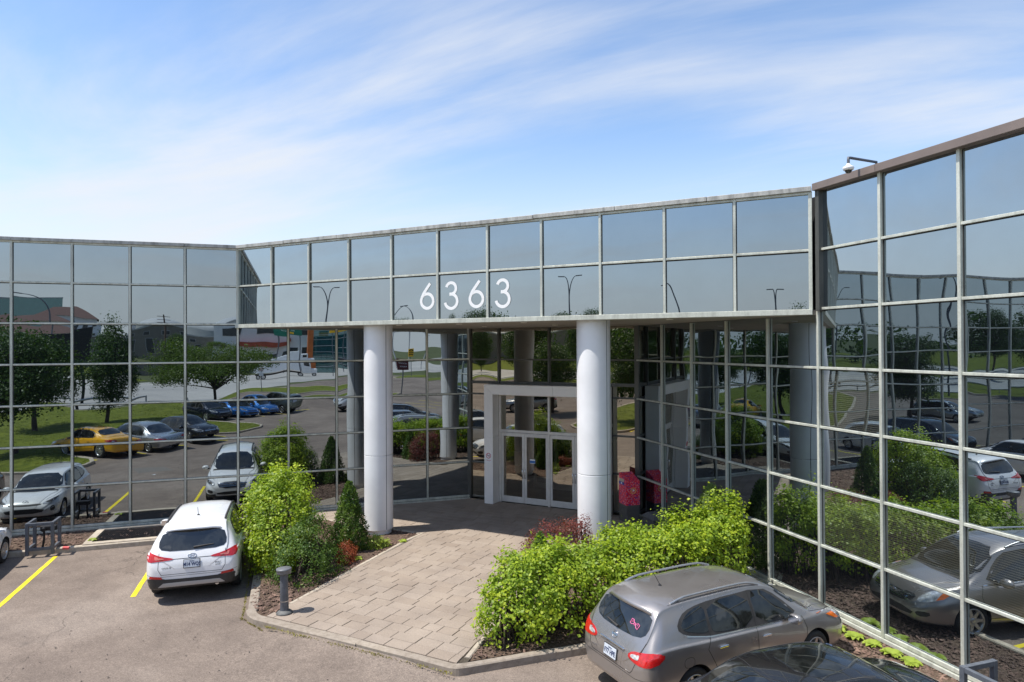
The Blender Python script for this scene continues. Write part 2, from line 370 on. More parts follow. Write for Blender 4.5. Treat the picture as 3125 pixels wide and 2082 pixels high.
def kerb(name, pts, w=.15, h=.14, closed=False, z0=-.05, mat=None):
    P = [Vector((x, y)) for x, y in pts]; n = len(P); mb = MB(); rings = []
    for i in range(n):
        if closed: a, c = P[(i-1) % n], P[(i+1) % n]
        else: a, c = P[max(i-1, 0)], P[min(i+1, n-1)]
        d1 = (P[i]-a).normalized() if (P[i]-a).length > 1e-6 else (c-P[i]).normalized()
        d2 = (c-P[i]).normalized() if (c-P[i]).length > 1e-6 else d1
        nn = Vector((-(d1.y+d2.y), d1.x+d2.x)); nn = nn.normalized() if nn.length > 1e-6 else Vector((-d1.y, d1.x))
        k = 1/max(.4, nn.dot(Vector((-d1.y, d1.x))))
        hh = h+rnd.uniform(-.006, .006); e = .02
        prof = [(-w/2, z0), (-w/2, hh-e), (-w/2+e, hh), (w/2-e, hh), (w/2, hh-e), (w/2, z0)]
        rings.append([(P[i].x+nn.x*k*o, P[i].y+nn.y*k*o, z) for o, z in prof])
    vs = [v for r_ in rings for v in r_]; fs = []
    for i in range(n if closed else n-1):
        j = (i+1) % n
        for q in range(5): fs.append((i*6+q, j*6+q, j*6+q+1, i*6+q+1))
    mb.add(vs, fs)
    if not closed: mb.add(rings[0], [(0, 1, 2, 3, 4, 5)]); mb.add(rings[-1], [(5, 4, 3, 2, 1, 0)])
    return structure(mb.build(name, mat or M['concrete']))
def dens(pts, step=.6):
    o = []
    for i in range(len(pts)-1):
        a, c = Vector(pts[i]), Vector(pts[i+1]); n = max(1, int((c-a).length/step))
        for k in range(n): o.append(tuple(a.lerp(c, k/n)))
    o.append(pts[-1]); return o
def arc(cx, cy, r, a0, a1, n=7): return [(cx+r*math.cos(R(a0+(a1-a0)*i/n)), cy+r*math.sin(R(a0+(a1-a0)*i/n))) for i in range(n+1)]

# forecourt: kerb round the left bed, flush along the front, round the right bed
kerb('kerb_left_bed', dens([(-26, -25.7), (-6.57, -6.17)]), .16, .14)
kerb('kerb_left_island', dens([(-6.62, -6.02), (-2.08, -10.5)])+arc(-1.55, -10.05, .72, 225, 270, 5)+dens([(-1.3, -10.77), (.9, -10.75)]), .2, .145, mat=M['kerbgrey'])
kerb('kerb_front', dens([(.9, -10.75), (2.9, -10.75)])+arc(2.92, -10.55, .2, 280, 315, 3)+dens([(3.12, -10.62), (6.95, -6.66)]), .16, .146, mat=M['kerbgrey'])
kerb('kerb_right_bed', dens([(6.82, -6.47), (27, -26.6)]), .16, .14)
# planting beds (soil a little lower than the kerb)
def bed(name, poly, z, mat, amp=.03, step=.25):
    bm = bmesh.new(); vs = [bm.verts.new((x, y, 0)) for x, y in poly]; bm.faces.new(vs)
    xs = [p[0] for p in poly]; ys = [p[1] for p in poly]
    for ax, lo, hi in ((0, min(xs), max(xs)), (1, min(ys), max(ys))):
        st = max(step, (hi-lo)/90); k = lo+st
        while k < hi:
            co = [0, 0, 0]; no = [0, 0, 0]; co[ax] = k; no[ax] = 1
            bmesh.ops.bisect_plane(bm, geom=bm.verts[:]+bm.edges[:]+bm.faces[:], plane_co=co, plane_no=no); k += st
    for v in bm.verts:
        edge = v.is_boundary
        v.co.z = z+(0 if edge else amp*(math.sin(v.co.x*2.1+v.co.y)+math.sin(v.co.y*2.9-v.co.x*1.3))*.5+rnd.uniform(0, amp*.8))
    bmesh.ops.recalc_face_normals(bm, faces=bm.faces[:])
    if sum(f.normal.z for f in bm.faces) < 0: bmesh.ops.reverse_faces(bm, faces=bm.faces[:])
    for f in bm.faces: f.smooth = True
    me = bpy.data.meshes.new(name); bm.to_mesh(me); bm.free(); return structure(obj(name, me, mat))
PLAN_L = [(-6.5, -6.1), (-2.15, -10.55), (-1.5, -10.72), (-1.58, -9.95), (-1.72, -8.38), (-1.86, -7.36), (-2.1, -5.08), (-2.1, -4.4), (-6.9, -4.4)]
PLAN_R = [(3.1, -10.42), (6.85, -6.55), (7.0, -4.0), (2.2, -4.42), (2.52, -7.4), (2.98, -10.4)]
bed('soil_left_bed', PLAN_L, .11, M['mulch']); bed('soil_right_bed', PLAN_R, .11, M['mulch'])
bed('soil_left_strip', [(-26, -25.6), (-6.6, -6.15), (-7.0, -4.0), (-27, -24.0)], .085, M['mulch'], .02)
bed('soil_right_strip', [(6.85, -6.5), (27, -26.5), (28, -24.9), (6.95, -3.9)], .085, M['mulch'], .02)
def inpoly(x, y, poly):
    c = False; j = len(poly)-1
    for i in range(len(poly)):
        xi, yi = poly[i]; xj, yj = poly[j]
        if (yi > y) != (yj > y) and x < (xj-xi)*(y-yi)/(yj-yi)+xi: c = not c
        j = i
    return c
def chips(name, poly, z, n, mat, smin=.012, smax=.05):
    rg = np.random.default_rng(len(name)*13+n); xs = [p[0] for p in poly]; ys = [p[1] for p in poly]; V = []; F = []
    k = 0
    while k < n:
        x = rg.uniform(min(xs), max(xs)); y = rg.uniform(min(ys), max(ys))
        if not inpoly(x, y, poly): continue
        s = rg.uniform(smin, smax); a = rg.uniform(0, 6.28); t = rg.uniform(-.5, .5); w = s*rg.uniform(.3, .7)
        ca, sa = math.cos(a), math.sin(a); b0 = len(V); zz = z+rg.uniform(.0, .03)
        for u, v, q in ((-s, -w, -t*s), (s, -w, t*s), (s*.8, w, t*s), (-s*.9, w, -t*s), (0, 0, .014)): V.append((x+ca*u-sa*v, y+sa*u+ca*v, zz+q))
        F += [(b0, b0+1, b0+4), (b0+1, b0+2, b0+4), (b0+2, b0+3, b0+4), (b0+3, b0, b0+4)]; k += 1
    me = bpy.data.meshes.new(name); me.from_pydata(V, [], F); me.update(); o = stuff(obj(name, me, mat)); o['label'] = name.replace('_', ' ')+' lying loose on the dark soil'; o['category'] = 'mulch'; return o
chips('loose_grit_on_asphalt', [(-9, -15.5), (-3, -11.5), (4, -11.3), (4.5, -14), (-2, -17)], .002, 260, simple('grit', (.12, .10, .085), .95, 0, .6, 3), .006, .022)
chips('bark_mulch_around_left_island_shrubs', PLAN_L, .12, 5000, M['chip'])
chips('bark_mulch_under_hedge', PLAN_R, .12, 3500, M['chip'])
chips('bark_mulch_along_left_wall', [(-14, -13.6), (-6.6, -6.15), (-7.0, -4.0), (-15, -12.0)], .09, 3500, M['chip'])
chips('bark_mulch_along_right_wall', [(6.85, -6.5), (14, -13.6), (15, -12.2), (6.95, -3.9)], .09, 5000, M['chip'])

# pavers
FC_A = [(-1.52, -10.66), (3.1, -10.66), (2.6, -7.4), (2.28, -4.4), (-2.02, -4.4), (-1.8, -7.36)]      # forecourt
FC_B = [(-7.35, -4.4), (7.35, -4.4), (3.03, -.02), (-3.03, -.02)]                                         # under the overhang
def clip(poly, q):
    n = len(q); ar = sum(q[i][0]*q[(i+1) % n][1]-q[(i+1) % n][0]*q[i][1] for i in range(n))
    if ar < 0: q = q[::-1]
    for i in range(n):
        ax, ay = q[i]; bx, by = q[(i+1) % n]; o = []
        side = lambda p: (bx-ax)*(p[1]-ay)-(by-ay)*(p[0]-ax)
        for j in range(len(poly)):
            c, d = poly[j], poly[(j+1) % len(poly)]; sc, sd = side(c), side(d)
            if sc >= 0: o.append(c)
            if sc*sd < 0: t = sc/(sc-sd); o.append((c[0]+(d[0]-c[0])*t, c[1]+(d[1]-c[1])*t))
        poly = o
        if len(poly) < 3: return []
    return poly
sheet('forecourt_bedding', FC_A, .128, M['joint']); 
sheet('entrance_bedding', FC_B, .128, M['joint'])
pav = empty('forecourt_paving', (0, 0, 0)); structure(pav)
pieces = []
PW, PH = .46, .29
for region in (FC_A, FC_B):
    ys = [p[1] for p in region]; y = min(ys) if region is FC_A else -4.4
    row = 0
    while y < max(ys):
        off = (row*.41+rnd.uniform(-.1, .1)) % 1*PW
        x = -8+off
        while x < 8:
            w = PW*rnd.choice((1, 1, 1, .75, 1.2))
            q = clip([(x, y), (x+w, y), (x+w, y+PH), (x, y+PH)], region)
            if q:
                a = abs(sum(q[i][0]*q[(i+1) % len(q)][1]-q[(i+1) % len(q)][0]*q[i][1] for i in range(len(q))))/2
                if a > .012: pieces.append(q)
            x += w
        y += PH; row += 1
def paver_verts(q, z):
    cx = sum(p[0] for p in q)/len(q); cy_ = sum(p[1] for p in q)/len(q)
    def ins(d):
        o = []
        for p in q:
            v = Vector((p[0]-cx, p[1]-cy_)); l = v.length; o.append((p[0]-v.x/l*min(d, l*.5), p[1]-v.y/l*min(d, l*.5)))
        return o
    a, c = ins(.007), ins(.015); n = len(q); tx, ty = rnd.uniform(-.006, .006), rnd.uniform(-.006, .006); dz = rnd.uniform(-.003, .003)
    f = lambda p, z_: (p[0], p[1], z_+dz+(p[0]-cx)*tx+(p[1]-cy_)*ty)
    vs = [f(p, .10) for p in a]+[f(p, z-.006) for p in a]+[f(p, z) for p in c]
    fs = [tuple(range(2*n, 3*n))]+[(i, (i+1) % n, n+(i+1) % n, n+i) for i in range(n)]+[(n+i, n+(i+1) % n, 2*n+(i+1) % n, 2*n+i) for i in range(n)]
    return vs, fs
pieces.sort(key=lambda q: (q[0][0]-CAMLOC.x)**2+(q[0][1]-CAMLOC.y)**2)
rest = MB()
for i, q in enumerate(pieces):
    vs, fs = paver_verts(q, .15)
    if i < 300: MB().add(vs, fs).build('paver', M['paver'], pav)
    else: rest.add(vs, fs)
if rest.v:
    ro = rest.build('paver_field', M['paver'], pav); ro['kind'] = 'stuff'
kerb('edging_left', dens([(-1.57, -9.98), (-1.75, -8.38), (-1.87, -7.36), (-2.07, -5.08), (-2.07, -4.42), (-7.0, -4.45)], .4), .11, .153)
kerb('edging_right', dens([(3.0, -10.40), (2.55, -7.4), (2.24, -4.45), (7.0, -4.45)], .4), .11, .153)

# asphalt feathered up against the flush front edge, with moss in the joint
mb = MB(); xs_ = [-1.35+i*.25 for i in range(18)]
mb.add([(x, -10.86, .001+.10*min(1, max(0, (x+1.35)/1.2), max(0, (2.9-x)/.9))) for x in xs_]+[(x, -11.5-.15*math.sin(x*2), .001+.027*min(1, max(0, (x+1.35)/.8), max(0, (2.9-x)/.9))) for x in xs_]+[(x, -12.6-.2*math.sin(x*1.3), .0012) for x in xs_], [(18+i, 19+i, i+1, i) for i in range(17)]+[(36+i, 37+i, 19+i, 18+i) for i in range(17)], 0, True)
structure(mb.build('asphalt_ramp', M['asphalt']))
rg = np.random.default_rng(9); V = []; F = []
for p0, p1, n, z in (((-1.3, -10.93), (3.0, -10.9), 900, .09), ((-2.22, -10.62), (-5.5, -7.4), 700, .0), ((-2.2, -10.7), (-1.3, -10.95), 300, .01), ((3.1, -10.65), (5.2, -8.5), 350, .01)):
    for _ in range(n):
        t = rg.random(); w = abs(rg.normal(0, .035)); x = p0[0]+(p1[0]-p0[0])*t+rg.normal(0, .01); y = p0[1]+(p1[1]-p0[1])*t-w*.8
        if rg.random() > .55+.45*math.sin(t*23)*math.cos(t*9): continue
        a = rg.uniform(0, 6.28); l = rg.uniform(.012, .035); k = len(V); ca, sa = math.cos(a)*l, math.sin(a)*l
        V += [(x-sa*.4, y+ca*.4, z), (x+sa*.4, y-ca*.4, z), (x+ca, y+sa, z+rg.uniform(.01, .035))]; F.append((k, k+1, k+2))
me = bpy.data.meshes.new('moss'); me.from_pydata(V, [], F); me.update(); g = stuff(obj('moss', me, leafmat('moss_leaf', [(.10, .085, .02), (.19, .16, .03), (.26, .24, .04)], .2))); g['label'] = 'yellow-green moss and weeds in the joint along the kerb'; g['category'] = 'moss'
# painted stall lines
def line(p0, p1, w=.11, name='parking_line'):
    a, c = Vector(p0), Vector(p1); d = (c-a).normalized(); n = Vector((-d.y, d.x))*w/2; k = max(2, int((c-a).length/.25)); L_, R_ = [], []
    for i in range(k+1):
        p = a.lerp(c, i/k); j = rnd.uniform(-.006, .006); L_.append((p.x+n.x+j, p.y+n.y+j, .004)); R_.append((p.x-n.x+j, p.y-n.y, .004))
    mb = MB(); mb.add(L_+R_, [(k+1+i, k+2+i, i+1, i) for i in range(k)]); return structure(mb.build(name, M['yellow_line']))
def offL(c, d): return ((c*math.sqrt(2)+d*math.sqrt(2)-3.048)/2, (c*math.sqrt(2)-d*math.sqrt(2)+3.048)/2)   # c along the left wall, d metres out from it
def offR(a, d):                                                                                                # a along the right wall, d metres out
    p = 3.048*s2-d; return ((a+p)*s2, (p-a)*s2)
for c in (-11.5, -14.12, -16.7, -19.3, -21.9): line(offL(c, 2.25), offL(c, 6.15))
for a in (12.05, 14.7, 17.3, 19.9): line(offR(a, 2.25), offR(a, 6.3))
for x in (-3.5, -1.1, 1.35, 4.2): line((x, -25.4), (x, -20.9))
for x in (10.9, 13.6, 16.2, 18.8): line((x, -33.2), (x, -28.2))
for x in (24, 26.7, 29.4, 32.1): line((x, -26.3), (x, -21.4))
# tar-dark repair patches of the lot
sheet('asphalt_patch', [(-5.2, -15.4), (-3.9, -14.7), (-3.4, -16.1), (-4.4, -17.1)], .003, simple('asphalt_patch_mat', (.17, .15, .13), .9, 0, .25, 30))

# lawns and islands of the car park
def smooth_poly(pts, it=2):
    for _ in range(it):
        o = []
        for i in range(len(pts)):
            a, c = pts[i], pts[(i+1) % len(pts)]; o += [(a[0]*.75+c[0]*.25, a[1]*.75+c[1]*.25), (a[0]*.25+c[0]*.75, a[1]*.25+c[1]*.75)]
        pts = o
    return pts
LAWN = smooth_poly([(-9, -62), (-8.6, -23), (-6.6, -19.7), (-3.5, -19.9), (-3.5, -25.8), (4.3, -25.8), (4.3, -21.4), (9.2, -22.2), (9.4, -33.7), (20, -33.8), (23, -44), (12, -48)])
ISL_A = smooth_poly([(27, -52), (37, -42), (46, -40), (43, -57), (36, -58)]); ISL_B = smooth_poly([(22, -37), (29, -31), (36, -30), (33, -38), (27, -41)])
ISL_C = smooth_poly([(60, -52), (75, -46), (92, -52), (74, -60)])
FIELD = smooth_poly([(-30, -62), (-14, -55), (-10, -66), (-40, -76), (-60, -72)])
for nm, pl in (('lawn', LAWN), ('grass_island', ISL_A), ('grass_island', ISL_B), ('grass_island', ISL_C), ('grass_verge', FIELD)):
    bed(nm, pl, .1, M['grass'], .03, .8); kerb('kerb_'+nm, pl, .16, .13, True)
rg = np.random.default_rng(5); V = []; F = []
while len(V) < 60000:
    x, y = rg.uniform(-9, 23), rg.uniform(-48, -19.8)
    if not inpoly(x, y, LAWN): continue
    for _ in range(4):
        a = rg.uniform(0, 6.28); l = rg.uniform(.05, .11); k = len(V); ox, oy = x+rg.uniform(-.1, .1), y+rg.uniform(-.1, .1)
        V += [(ox-.012*math.sin(a), oy+.012*math.cos(a), .09), (ox+.012*math.sin(a), oy-.012*math.cos(a), .09), (ox+math.cos(a)*l*.5, oy+math.sin(a)*l*.5, .09+l)]; F.append((k, k+1, k+2))
me = bpy.data.meshes.new('grass_blades'); me.from_pydata(V, [], F); me.update()
g = stuff(obj('grass', me, leafmat('grass_blade', [(.08, .10, .012), (.125, .15, .018), (.19, .21, .03)], .3))); g['label'] = 'short mown grass blades on the tree lawn'; g['category'] = 'grass'
# the grass bank beyond the road, seen only in the lobby glass
mb = MB(); nx = 24
vs = []; 
for i in range(nx+1):
    x = -170+i*10
    for j, (dy, z) in enumerate(((0, -.02), (-10, 1.4), (-24, 3.0), (-60, 3.4))): vs.append((x, -116+dy+.06*(x+60)*(-1 if x > 20 else 0), z*(.8+.3*math.sin(i*.7))))
mb.add(vs, [(i*4+j, (i+1)*4+j, (i+1)*4+j+1, i*4+j+1)[::-1] for i in range(nx) for j in range(3)], 0, True)
structure(mb.build('grass_bank', M['grass']))

# ================================================================== OFFICE BUILDING
B = empty('office_building'); tag(B, 'two-storey mirror glass office building with white column entrance and number 6363', 'building')
class Fac:
    def __init__(s, o, th): s.o = Vector((o[0], o[1], 0)); s.th = th; s.x = Vector((math.cos(th), math.sin(th), 0)); s.n = Vector((math.sin(th), -math.cos(th), 0))
    def p(s, lx, z, out=0): return s.o+s.x*lx+s.n*out+Vector((0, 0, z))
FL = Fac((-2*BAY, 0), R(45)); FR = Fac((2*BAY, 0), R(-45)); EB = 2*BAY+5*BAY*s2; FB = Fac((0, -5*BAY*s2), 0); FE = Fac((0, 0), 0)
def pane_mesh(w, h, seed, amp=.0017, n=16):
    rg = np.random.default_rng(seed); mb = MB(); vs = []
    ph = rg.uniform(0, 6.28, 8); A = rg.uniform(-.5, .5, 8); pil = rg.choice([-1, 1])*rg.uniform(.5, 1.2)
    for i in range(n+1):
        for j in range(n+1):
            u, v = -1+2*i/n, -1+2*j/n
            d = pil*(1-u*u)*(1-v*v)+.55*A[0]*math.sin(2.2*u+ph[0])*math.cos(1.6*v+ph[1])+.35*A[1]*math.sin(3.6*v+ph[2])+.3*A[2]*math.sin(3.1*u+1.7*v+ph[3])+.16*A[3]*math.sin(5.3*u-2*v+ph[4])+.14*A[4]*math.sin(6*v+ph[5])
            vs.append((u*w/2, -amp*d, v*h/2))
    mb.add(vs, [(i*(n+1)+j, (i+1)*(n+1)+j, (i+1)*(n+1)+j+1, i*(n+1)+j+1) for i in range(n) for j in range(n)], 0, True)
    return mb.mesh('pane')
_pm = {}
def pane(F, x0, x1, z0, z1, mat, tilt=.0021, out=0.0, amp=.0017, name='pane'):
    key = (round(x1-x0, 3), round(z1-z0, 3), rnd.randrange(12), amp)
    if key not in _pm: _pm[key] = pane_mesh(x1-x0, z1-z0, hash(key) % 99991, amp)
    me = _pm[key]
    o = bpy.data.objects.new(name, me); COL.objects.link(o); o.parent = B
    if len(me.materials) == 0: me.materials.append(mat)
    o.material_slots[0].link = 'OBJECT'; o.material_slots[0].material = mat
    o.location = F.p((x0+x1)/2, (z0+z1)/2, out); o.rotation_euler = (rnd.gauss(0, tilt), 0, F.th+rnd.gauss(0, tilt)); return o
_bx = {}
def bar(F, lx, z, out, size, mat, name):
    key = (name,)+tuple(round(v, 4) for v in size)
    if key not in _bx: _bx[key] = MB().bbox((0, 0, 0), size, min(.006, min(size)*.2)).mesh(name)
    o = bpy.data.objects.new(name, _bx[key]); COL.objects.link(o); o.parent = B
    if len(_bx[key].materials) == 0: _bx[key].materials.append(mat)
    o.material_slots[0].link = 'OBJECT'; o.material_slots[0].material = mat
    o.location = F.p(lx, z, out); o.rotation_euler = (0, 0, F.th); return o
NL, NR = 14, 13
BLINDS = {(5, 5), (5, 6), (5, 7), (5, 8), (5, 9), (3, 5), (5, 4), (4, 8)}
for F, n, sg in ((FL, NL, -1), (FR, NR, 1)):
    for m in range(n):
        xa, xb = sorted((sg*m*BAY, sg*(m+1)*BAY))
        for k in range(7):
            if m < 5 and k < 2: continue
            mat = M['mirror_blind'] if (F is FR and (k, m) in BLINDS) else M['mirror']
            if m < 5: mat = M['mirror']
            pane(F, xa, xb, zk(k+1), zk(k), mat)
    for m in range(n+1):
        under = m < 5
        zt_ = zk(2)-.14 if under else zk(0)
        if m == 0: continue
        bar(F, sg*m*BAY, (zk(7)+zt_)/2-.04, .012, (.06, .11, zt_-zk(7)+.08), M['alu'], 'mullion')
        bar(F, sg*m*BAY, (zk(7)+zt_)/2-.02, -.002, (.094, .016, zt_-zk(7)), M['shade_strip'], 'shade_strip')  # black strip standing in for the mullion's shaded side and its reflection
    for k in range(1, 8):
        x0, x1 = (0, n*BAY) if k >= 3 else (5*BAY, n*BAY)
        hgt = .05 if k < 7 else .07
        bar(F, sg*(x0+x1)/2, zk(k), .003, (x1-x0, .092, hgt), M['alu'], 'transom')
        bar(F, sg*(x0+x1)/2, zk(k)-.008, -.0015, (x1-x0, .014, hgt+.028), M['shade_strip'], 'shade_strip')  # shade along the transom, put in as a black strip
    # sill flashing, concrete plinth
    bar(F, sg*n*BAY/2, zk(7)-.085, .02, (n*BAY-.04, .13, .07), M['alu'], 'sill')
    pl = MB().bbox((0, 0, 0), (n*BAY, .2, .4), .01).build('plinth', simple('plinth_'+str(sg), (.52, .42, .28) if sg > 0 else (.42, .38, .33), .85, 0, .35, 2.5), B)
    pl.location = F.p(sg*n*BAY/2, zk(7)-.32, -.045); pl.rotation_euler = (0, 0, F.th)
# top edge: weathered coping on the left wing, brown fascia on the right wing
for i in range(5, NL):
    ln = BAY+rnd.uniform(-.02, .0)
    bar(FL, -(i+.5)*BAY, zk(0)+.045+rnd.uniform(-.004, .004), .02+rnd.uniform(-.004, .004), (ln, .20, .10), M['coping'], 'coping')
bar(FL, -(5+NL)/2*BAY, zk(0)-.03, .006, ((NL-5)*BAY, .1, .055), M['alu'], 'head_rail')
for i in range(3):
    a0 = 5*BAY+(.0, 1.55, 6.6)[i]; a1 = 5*BAY+(1.545, 6.595, 12.6)[i]
    bar(FR, (a0+a1)/2, zk(0)+.065, .055, (a1-a0, .24, .145), M['fascia'], 'fascia')
# projecting glass box over the entrance
GAP = .13; bw = (2*EB-GAP)/11
for i in range(11):
    for k in range(2): pane(FB, -EB+i*bw, -EB+(i+1)*bw, zk(k+1), zk(k), M['mirror'])
for i in range(12):
    bar(FB, -EB+i*bw+(.03 if i == 0 else -.03 if i == 11 else 0), (zk(2)+zk(0))/2-.02, .012, (.058 if i not in (0, 11) else .07, .11, zk(0)-zk(2)+.04), M['alu'], 'mullion')
bar(FB, -GAP/2, zk(1), .003, (2*EB-GAP, .092, .05), M['alu'], 'transom')
bar(FB, -GAP/2, zk(1)-.008, -.0015, (2*EB-GAP-.05, .014, .086), M['shade_strip'], 'shade_strip')
for i in range(1, 11): bar(FB, -EB+i*bw, (zk(2)+zk(0))/2-.02, -.002, (.094, .016, zk(0)-zk(2)), M['shade_strip'], 'shade_strip')  # black strips as painted shade beside the box mullions
bar(FB, -GAP/2, zk(0)-.03, .006, (2*EB-GAP, .1, .055), M['alu'], 'head_rail')
for i in range(8):
    l = (2*EB-GAP)/8; bar(FB, -EB+(i+.5)*l, zk(0)+.045+rnd.uniform(-.006, .006), .02+rnd.uniform(-.006, .004), (l-.012, .20, .10), M['coping'], 'coping')
bar(FB, -GAP/2, zk(2)-.065, .03, (2*EB-GAP, .16, .115), M['alu'], 'fascia_band')
ZS = zk(2)-.12
MB().prism([(-EB+.02, -5*BAY*s2+.03), (EB-.06, -5*BAY*s2+.03), (2*BAY-.02, -.06), (-2*BAY+.02, -.06)], ZS, ZS+.1).build('soffit', M['soffit'], B)
bar(FR, 5*BAY+.06, (zk(0)+zk(2))/2, .05, (.1, .12, zk(0)-zk(2)+.1), M['alu_dark'], 'expansion_joint')
for i, (x, y) in enumerate(((-4.6, -4.7), (-2.6, -4.75), (-.6, -4.7), (1.4, -4.75), (3.4, -4.2), (5.2, -4.7), (-1.2, -2.2), (1.2, -2.2))):
    d = MB().lathe([(0.0, ZS-.002), (.06, ZS-.006), (.085, ZS-.012), (.085, ZS+.01)], 16).build('downlight', M['lampglow'], B); d.location = (x, y, 0)
# solid core behind the glass
e = .13
core = [FL.p(-NL*BAY, 0, -e), FL.p(-.1, 0, -e), Vector((-2*BAY-.1, 4.2, 0)), Vector((2*BAY+.1, 4.2, 0)), FR.p(.1, 0, -e), FR.p(NR*BAY, 0, -e), FR.p(NR*BAY, 0, -10), Vector((14, 24, 0)), Vector((-14, 24, 0)), FL.p(-NL*BAY, 0, -10)]
mb = MB(); mb.prism([(v.x, v.y) for v in core], -.2, zk(0)-.06)
mb.prism([(-EB+.15, -5*BAY*s2+.14), (EB-.3, -5*BAY*s2+.14), (2*BAY-.1, -.2), (-2*BAY+.1, -.2)], ZS+.11, zk(0)-.07)
mb.prism([(-2*BAY-.09, .13), (2*BAY+.09, .13), (2*BAY+.09, 4.3), (-2*BAY-.09, 4.3)], 4.4, zk(0)-.08)
mb.build('core_wall', M['dark'], B)
MB().box((0, 2.2, .07), (6.2, 4.2, .15)).build('lobby_floor', simple('lobby_floor', (.10, .085, .06), .35, 0, .2, 4), B)
# columns
for cx, cyy in ((-3.27, -4.85), (3.35, -4.85)):
    sh = MB().lathe([(.36, .0), (.36, .28)], 40).build('column_base', M['column'], B, (cx, cyy, 0))
    lo = MB().lathe([(.30, .27), (.402, .27), (.412, .278), (.412, .284), (.412, 2.394), (.412, 2.40), (.404, 2.408)], 56).build('column', M['column'], B, (cx, cyy, 0))
    hi = MB().lathe([(.404, 2.414), (.412, 2.422), (.412, 2.428), (.412, ZS+.02)], 56).build('column', M['column'], B, (cx, cyy, 0))
    for a in (-20, 160):
        mbs = MB().box((cx+.411*math.cos(R(a)), cyy+.411*math.sin(R(a)), (ZS+.28)/2), (.006, .014, ZS-.3), R(a)); mbs.build('column_seam', M['dark'], B)
# entrance wall
for x, w in ((-2*BAY, .15), (2*BAY, .15), (-1.86, .07), (.04, .07), (1.92, .07)):
    z0 = .15 if abs(x) > 3 else 4.24; bar(FE, x, (z0+ZS)/2, -.01, (w, .14, ZS-z0), M['alu_dark'], 'mullion')
for z, x0, x1, hh in ((zk(3), -2*BAY, 2*BAY, .055), (4.27, -2*BAY, 2*BAY, .1)): bar(FE, (x0+x1)/2, z, -.02, (x1-x0, .10, hh), M['alu_dark'], 'transom')
for x0, x1 in ((-2*BAY, -2.2), (2.23, 2*BAY)):
    for k in (4, 5, 6, 7): bar(FE, (x0+x1)/2, zk(k), -.02, (x1-x0-.02, .09, .055), M['alu_dark'], 'transom')
    for za, zb in ((4.27, zk(4)), (zk(4), zk(5)), (zk(5), zk(6)), (zk(6), zk(7))): pane(FE, x0, x1, zb, za, M['lobby'], .0008, -.02, .0006)
ex = [-2*BAY, -1.86, .04, 1.92, 2*BAY]
for i in range(4):
    pane(FE, ex[i], ex[i+1], zk(3), ZS, M['lobby'], .0012, -.02); pane(FE, ex[i], ex[i+1], 4.27, zk(3), M['lobby'], .0012, -.02)
# portal surround with mitred corners
PX0, PX1, PZ, PT, PD = -2.2, 2.23, 4.22, .335, .47
def mitre(pts, name):   # front polygon in x,z extruded in y
    mb = MB(); n = len(pts); vs = [(x, -PD, z) for x, z in pts]+[(x, -.035, z) for x, z in pts]
    mb.add(vs, [tuple(range(n)), tuple(range(2*n-1, n-1, -1))]+[((i+1) % n, i, n+i, n+(i+1) % n) for i in range(n)])
    bm = bmesh.new(); me = mb.mesh(name); bm.from_mesh(me); bmesh.ops.recalc_face_normals(bm, faces=bm.faces[:]); bmesh.ops.bevel(bm, geom=list(bm.edges), offset=.004, segments=1, affect='EDGES'); bm.to_mesh(me); bm.free(); return obj(name, me, M['portal'], B)
g_ = .003
post_l = mitre([(PX0, .15), (PX0+PT, .15), (PX0+PT, 2.42), (PX0, 2.42)], 'portal_post'); mitre([(PX0, 2.425), (PX0+PT, 2.425), (PX0+PT, PZ-PT-g_), (PX0, PZ-g_)], 'portal_post')
mitre([(PX1-PT, .15), (PX1, .15), (PX1, 2.42), (PX1-PT, 2.42)], 'portal_post'); mitre([(PX1-PT, 2.425), (PX1, 2.425), (PX1, PZ-g_), (PX1-PT, PZ-PT-g_)], 'portal_post')
mitre([(PX0+g_, PZ), (PX0+PT+g_, PZ-PT), (.35, PZ-PT), (.35, PZ)], 'portal_header'); mitre([(.355, PZ), (.355, PZ-PT), (PX1-PT-g_, PZ-PT), (PX1-g_, PZ)], 'portal_header')
IX0, IX1 = PX0+PT, PX1-PT; DY = .03
for x, w in ((IX0+.04, .08), (IX1-.04, .08), (.02, .07)): bar(FE, x, (.15+PZ-PT)/2, DY*-1, (w, .12, PZ-PT-.15), M['door_alu'], 'door_frame')
bar(FE, (IX0+IX1)/2, 2.61, -DY, (IX1-IX0-.1, .115, .09), M['door_alu'], 'door_frame'); bar(FE, (IX0+IX1)/2, PZ-PT-.03, -DY, (IX1-IX0-.1, .115, .055), M['door_alu'], 'door_frame')
pane(FE, IX0+.06, 0, 2.64, PZ-PT-.04, M['lobby_clear'], .0006, -DY, .0004); pane(FE, .04, IX1-.06, 2.64, PZ-PT-.04, M['lobby_clear'], .0006, -DY, .0004)
dw = (IX1-IX0-.16-.06)/4
handle_me = MB().tube([(0, 0, -.14), (0, -.05, -.15), (0, -.06, -.13), (0, -.06, .13), (0, -.05, .15), (0, 0, .14)], .012, 8).mesh('handle')
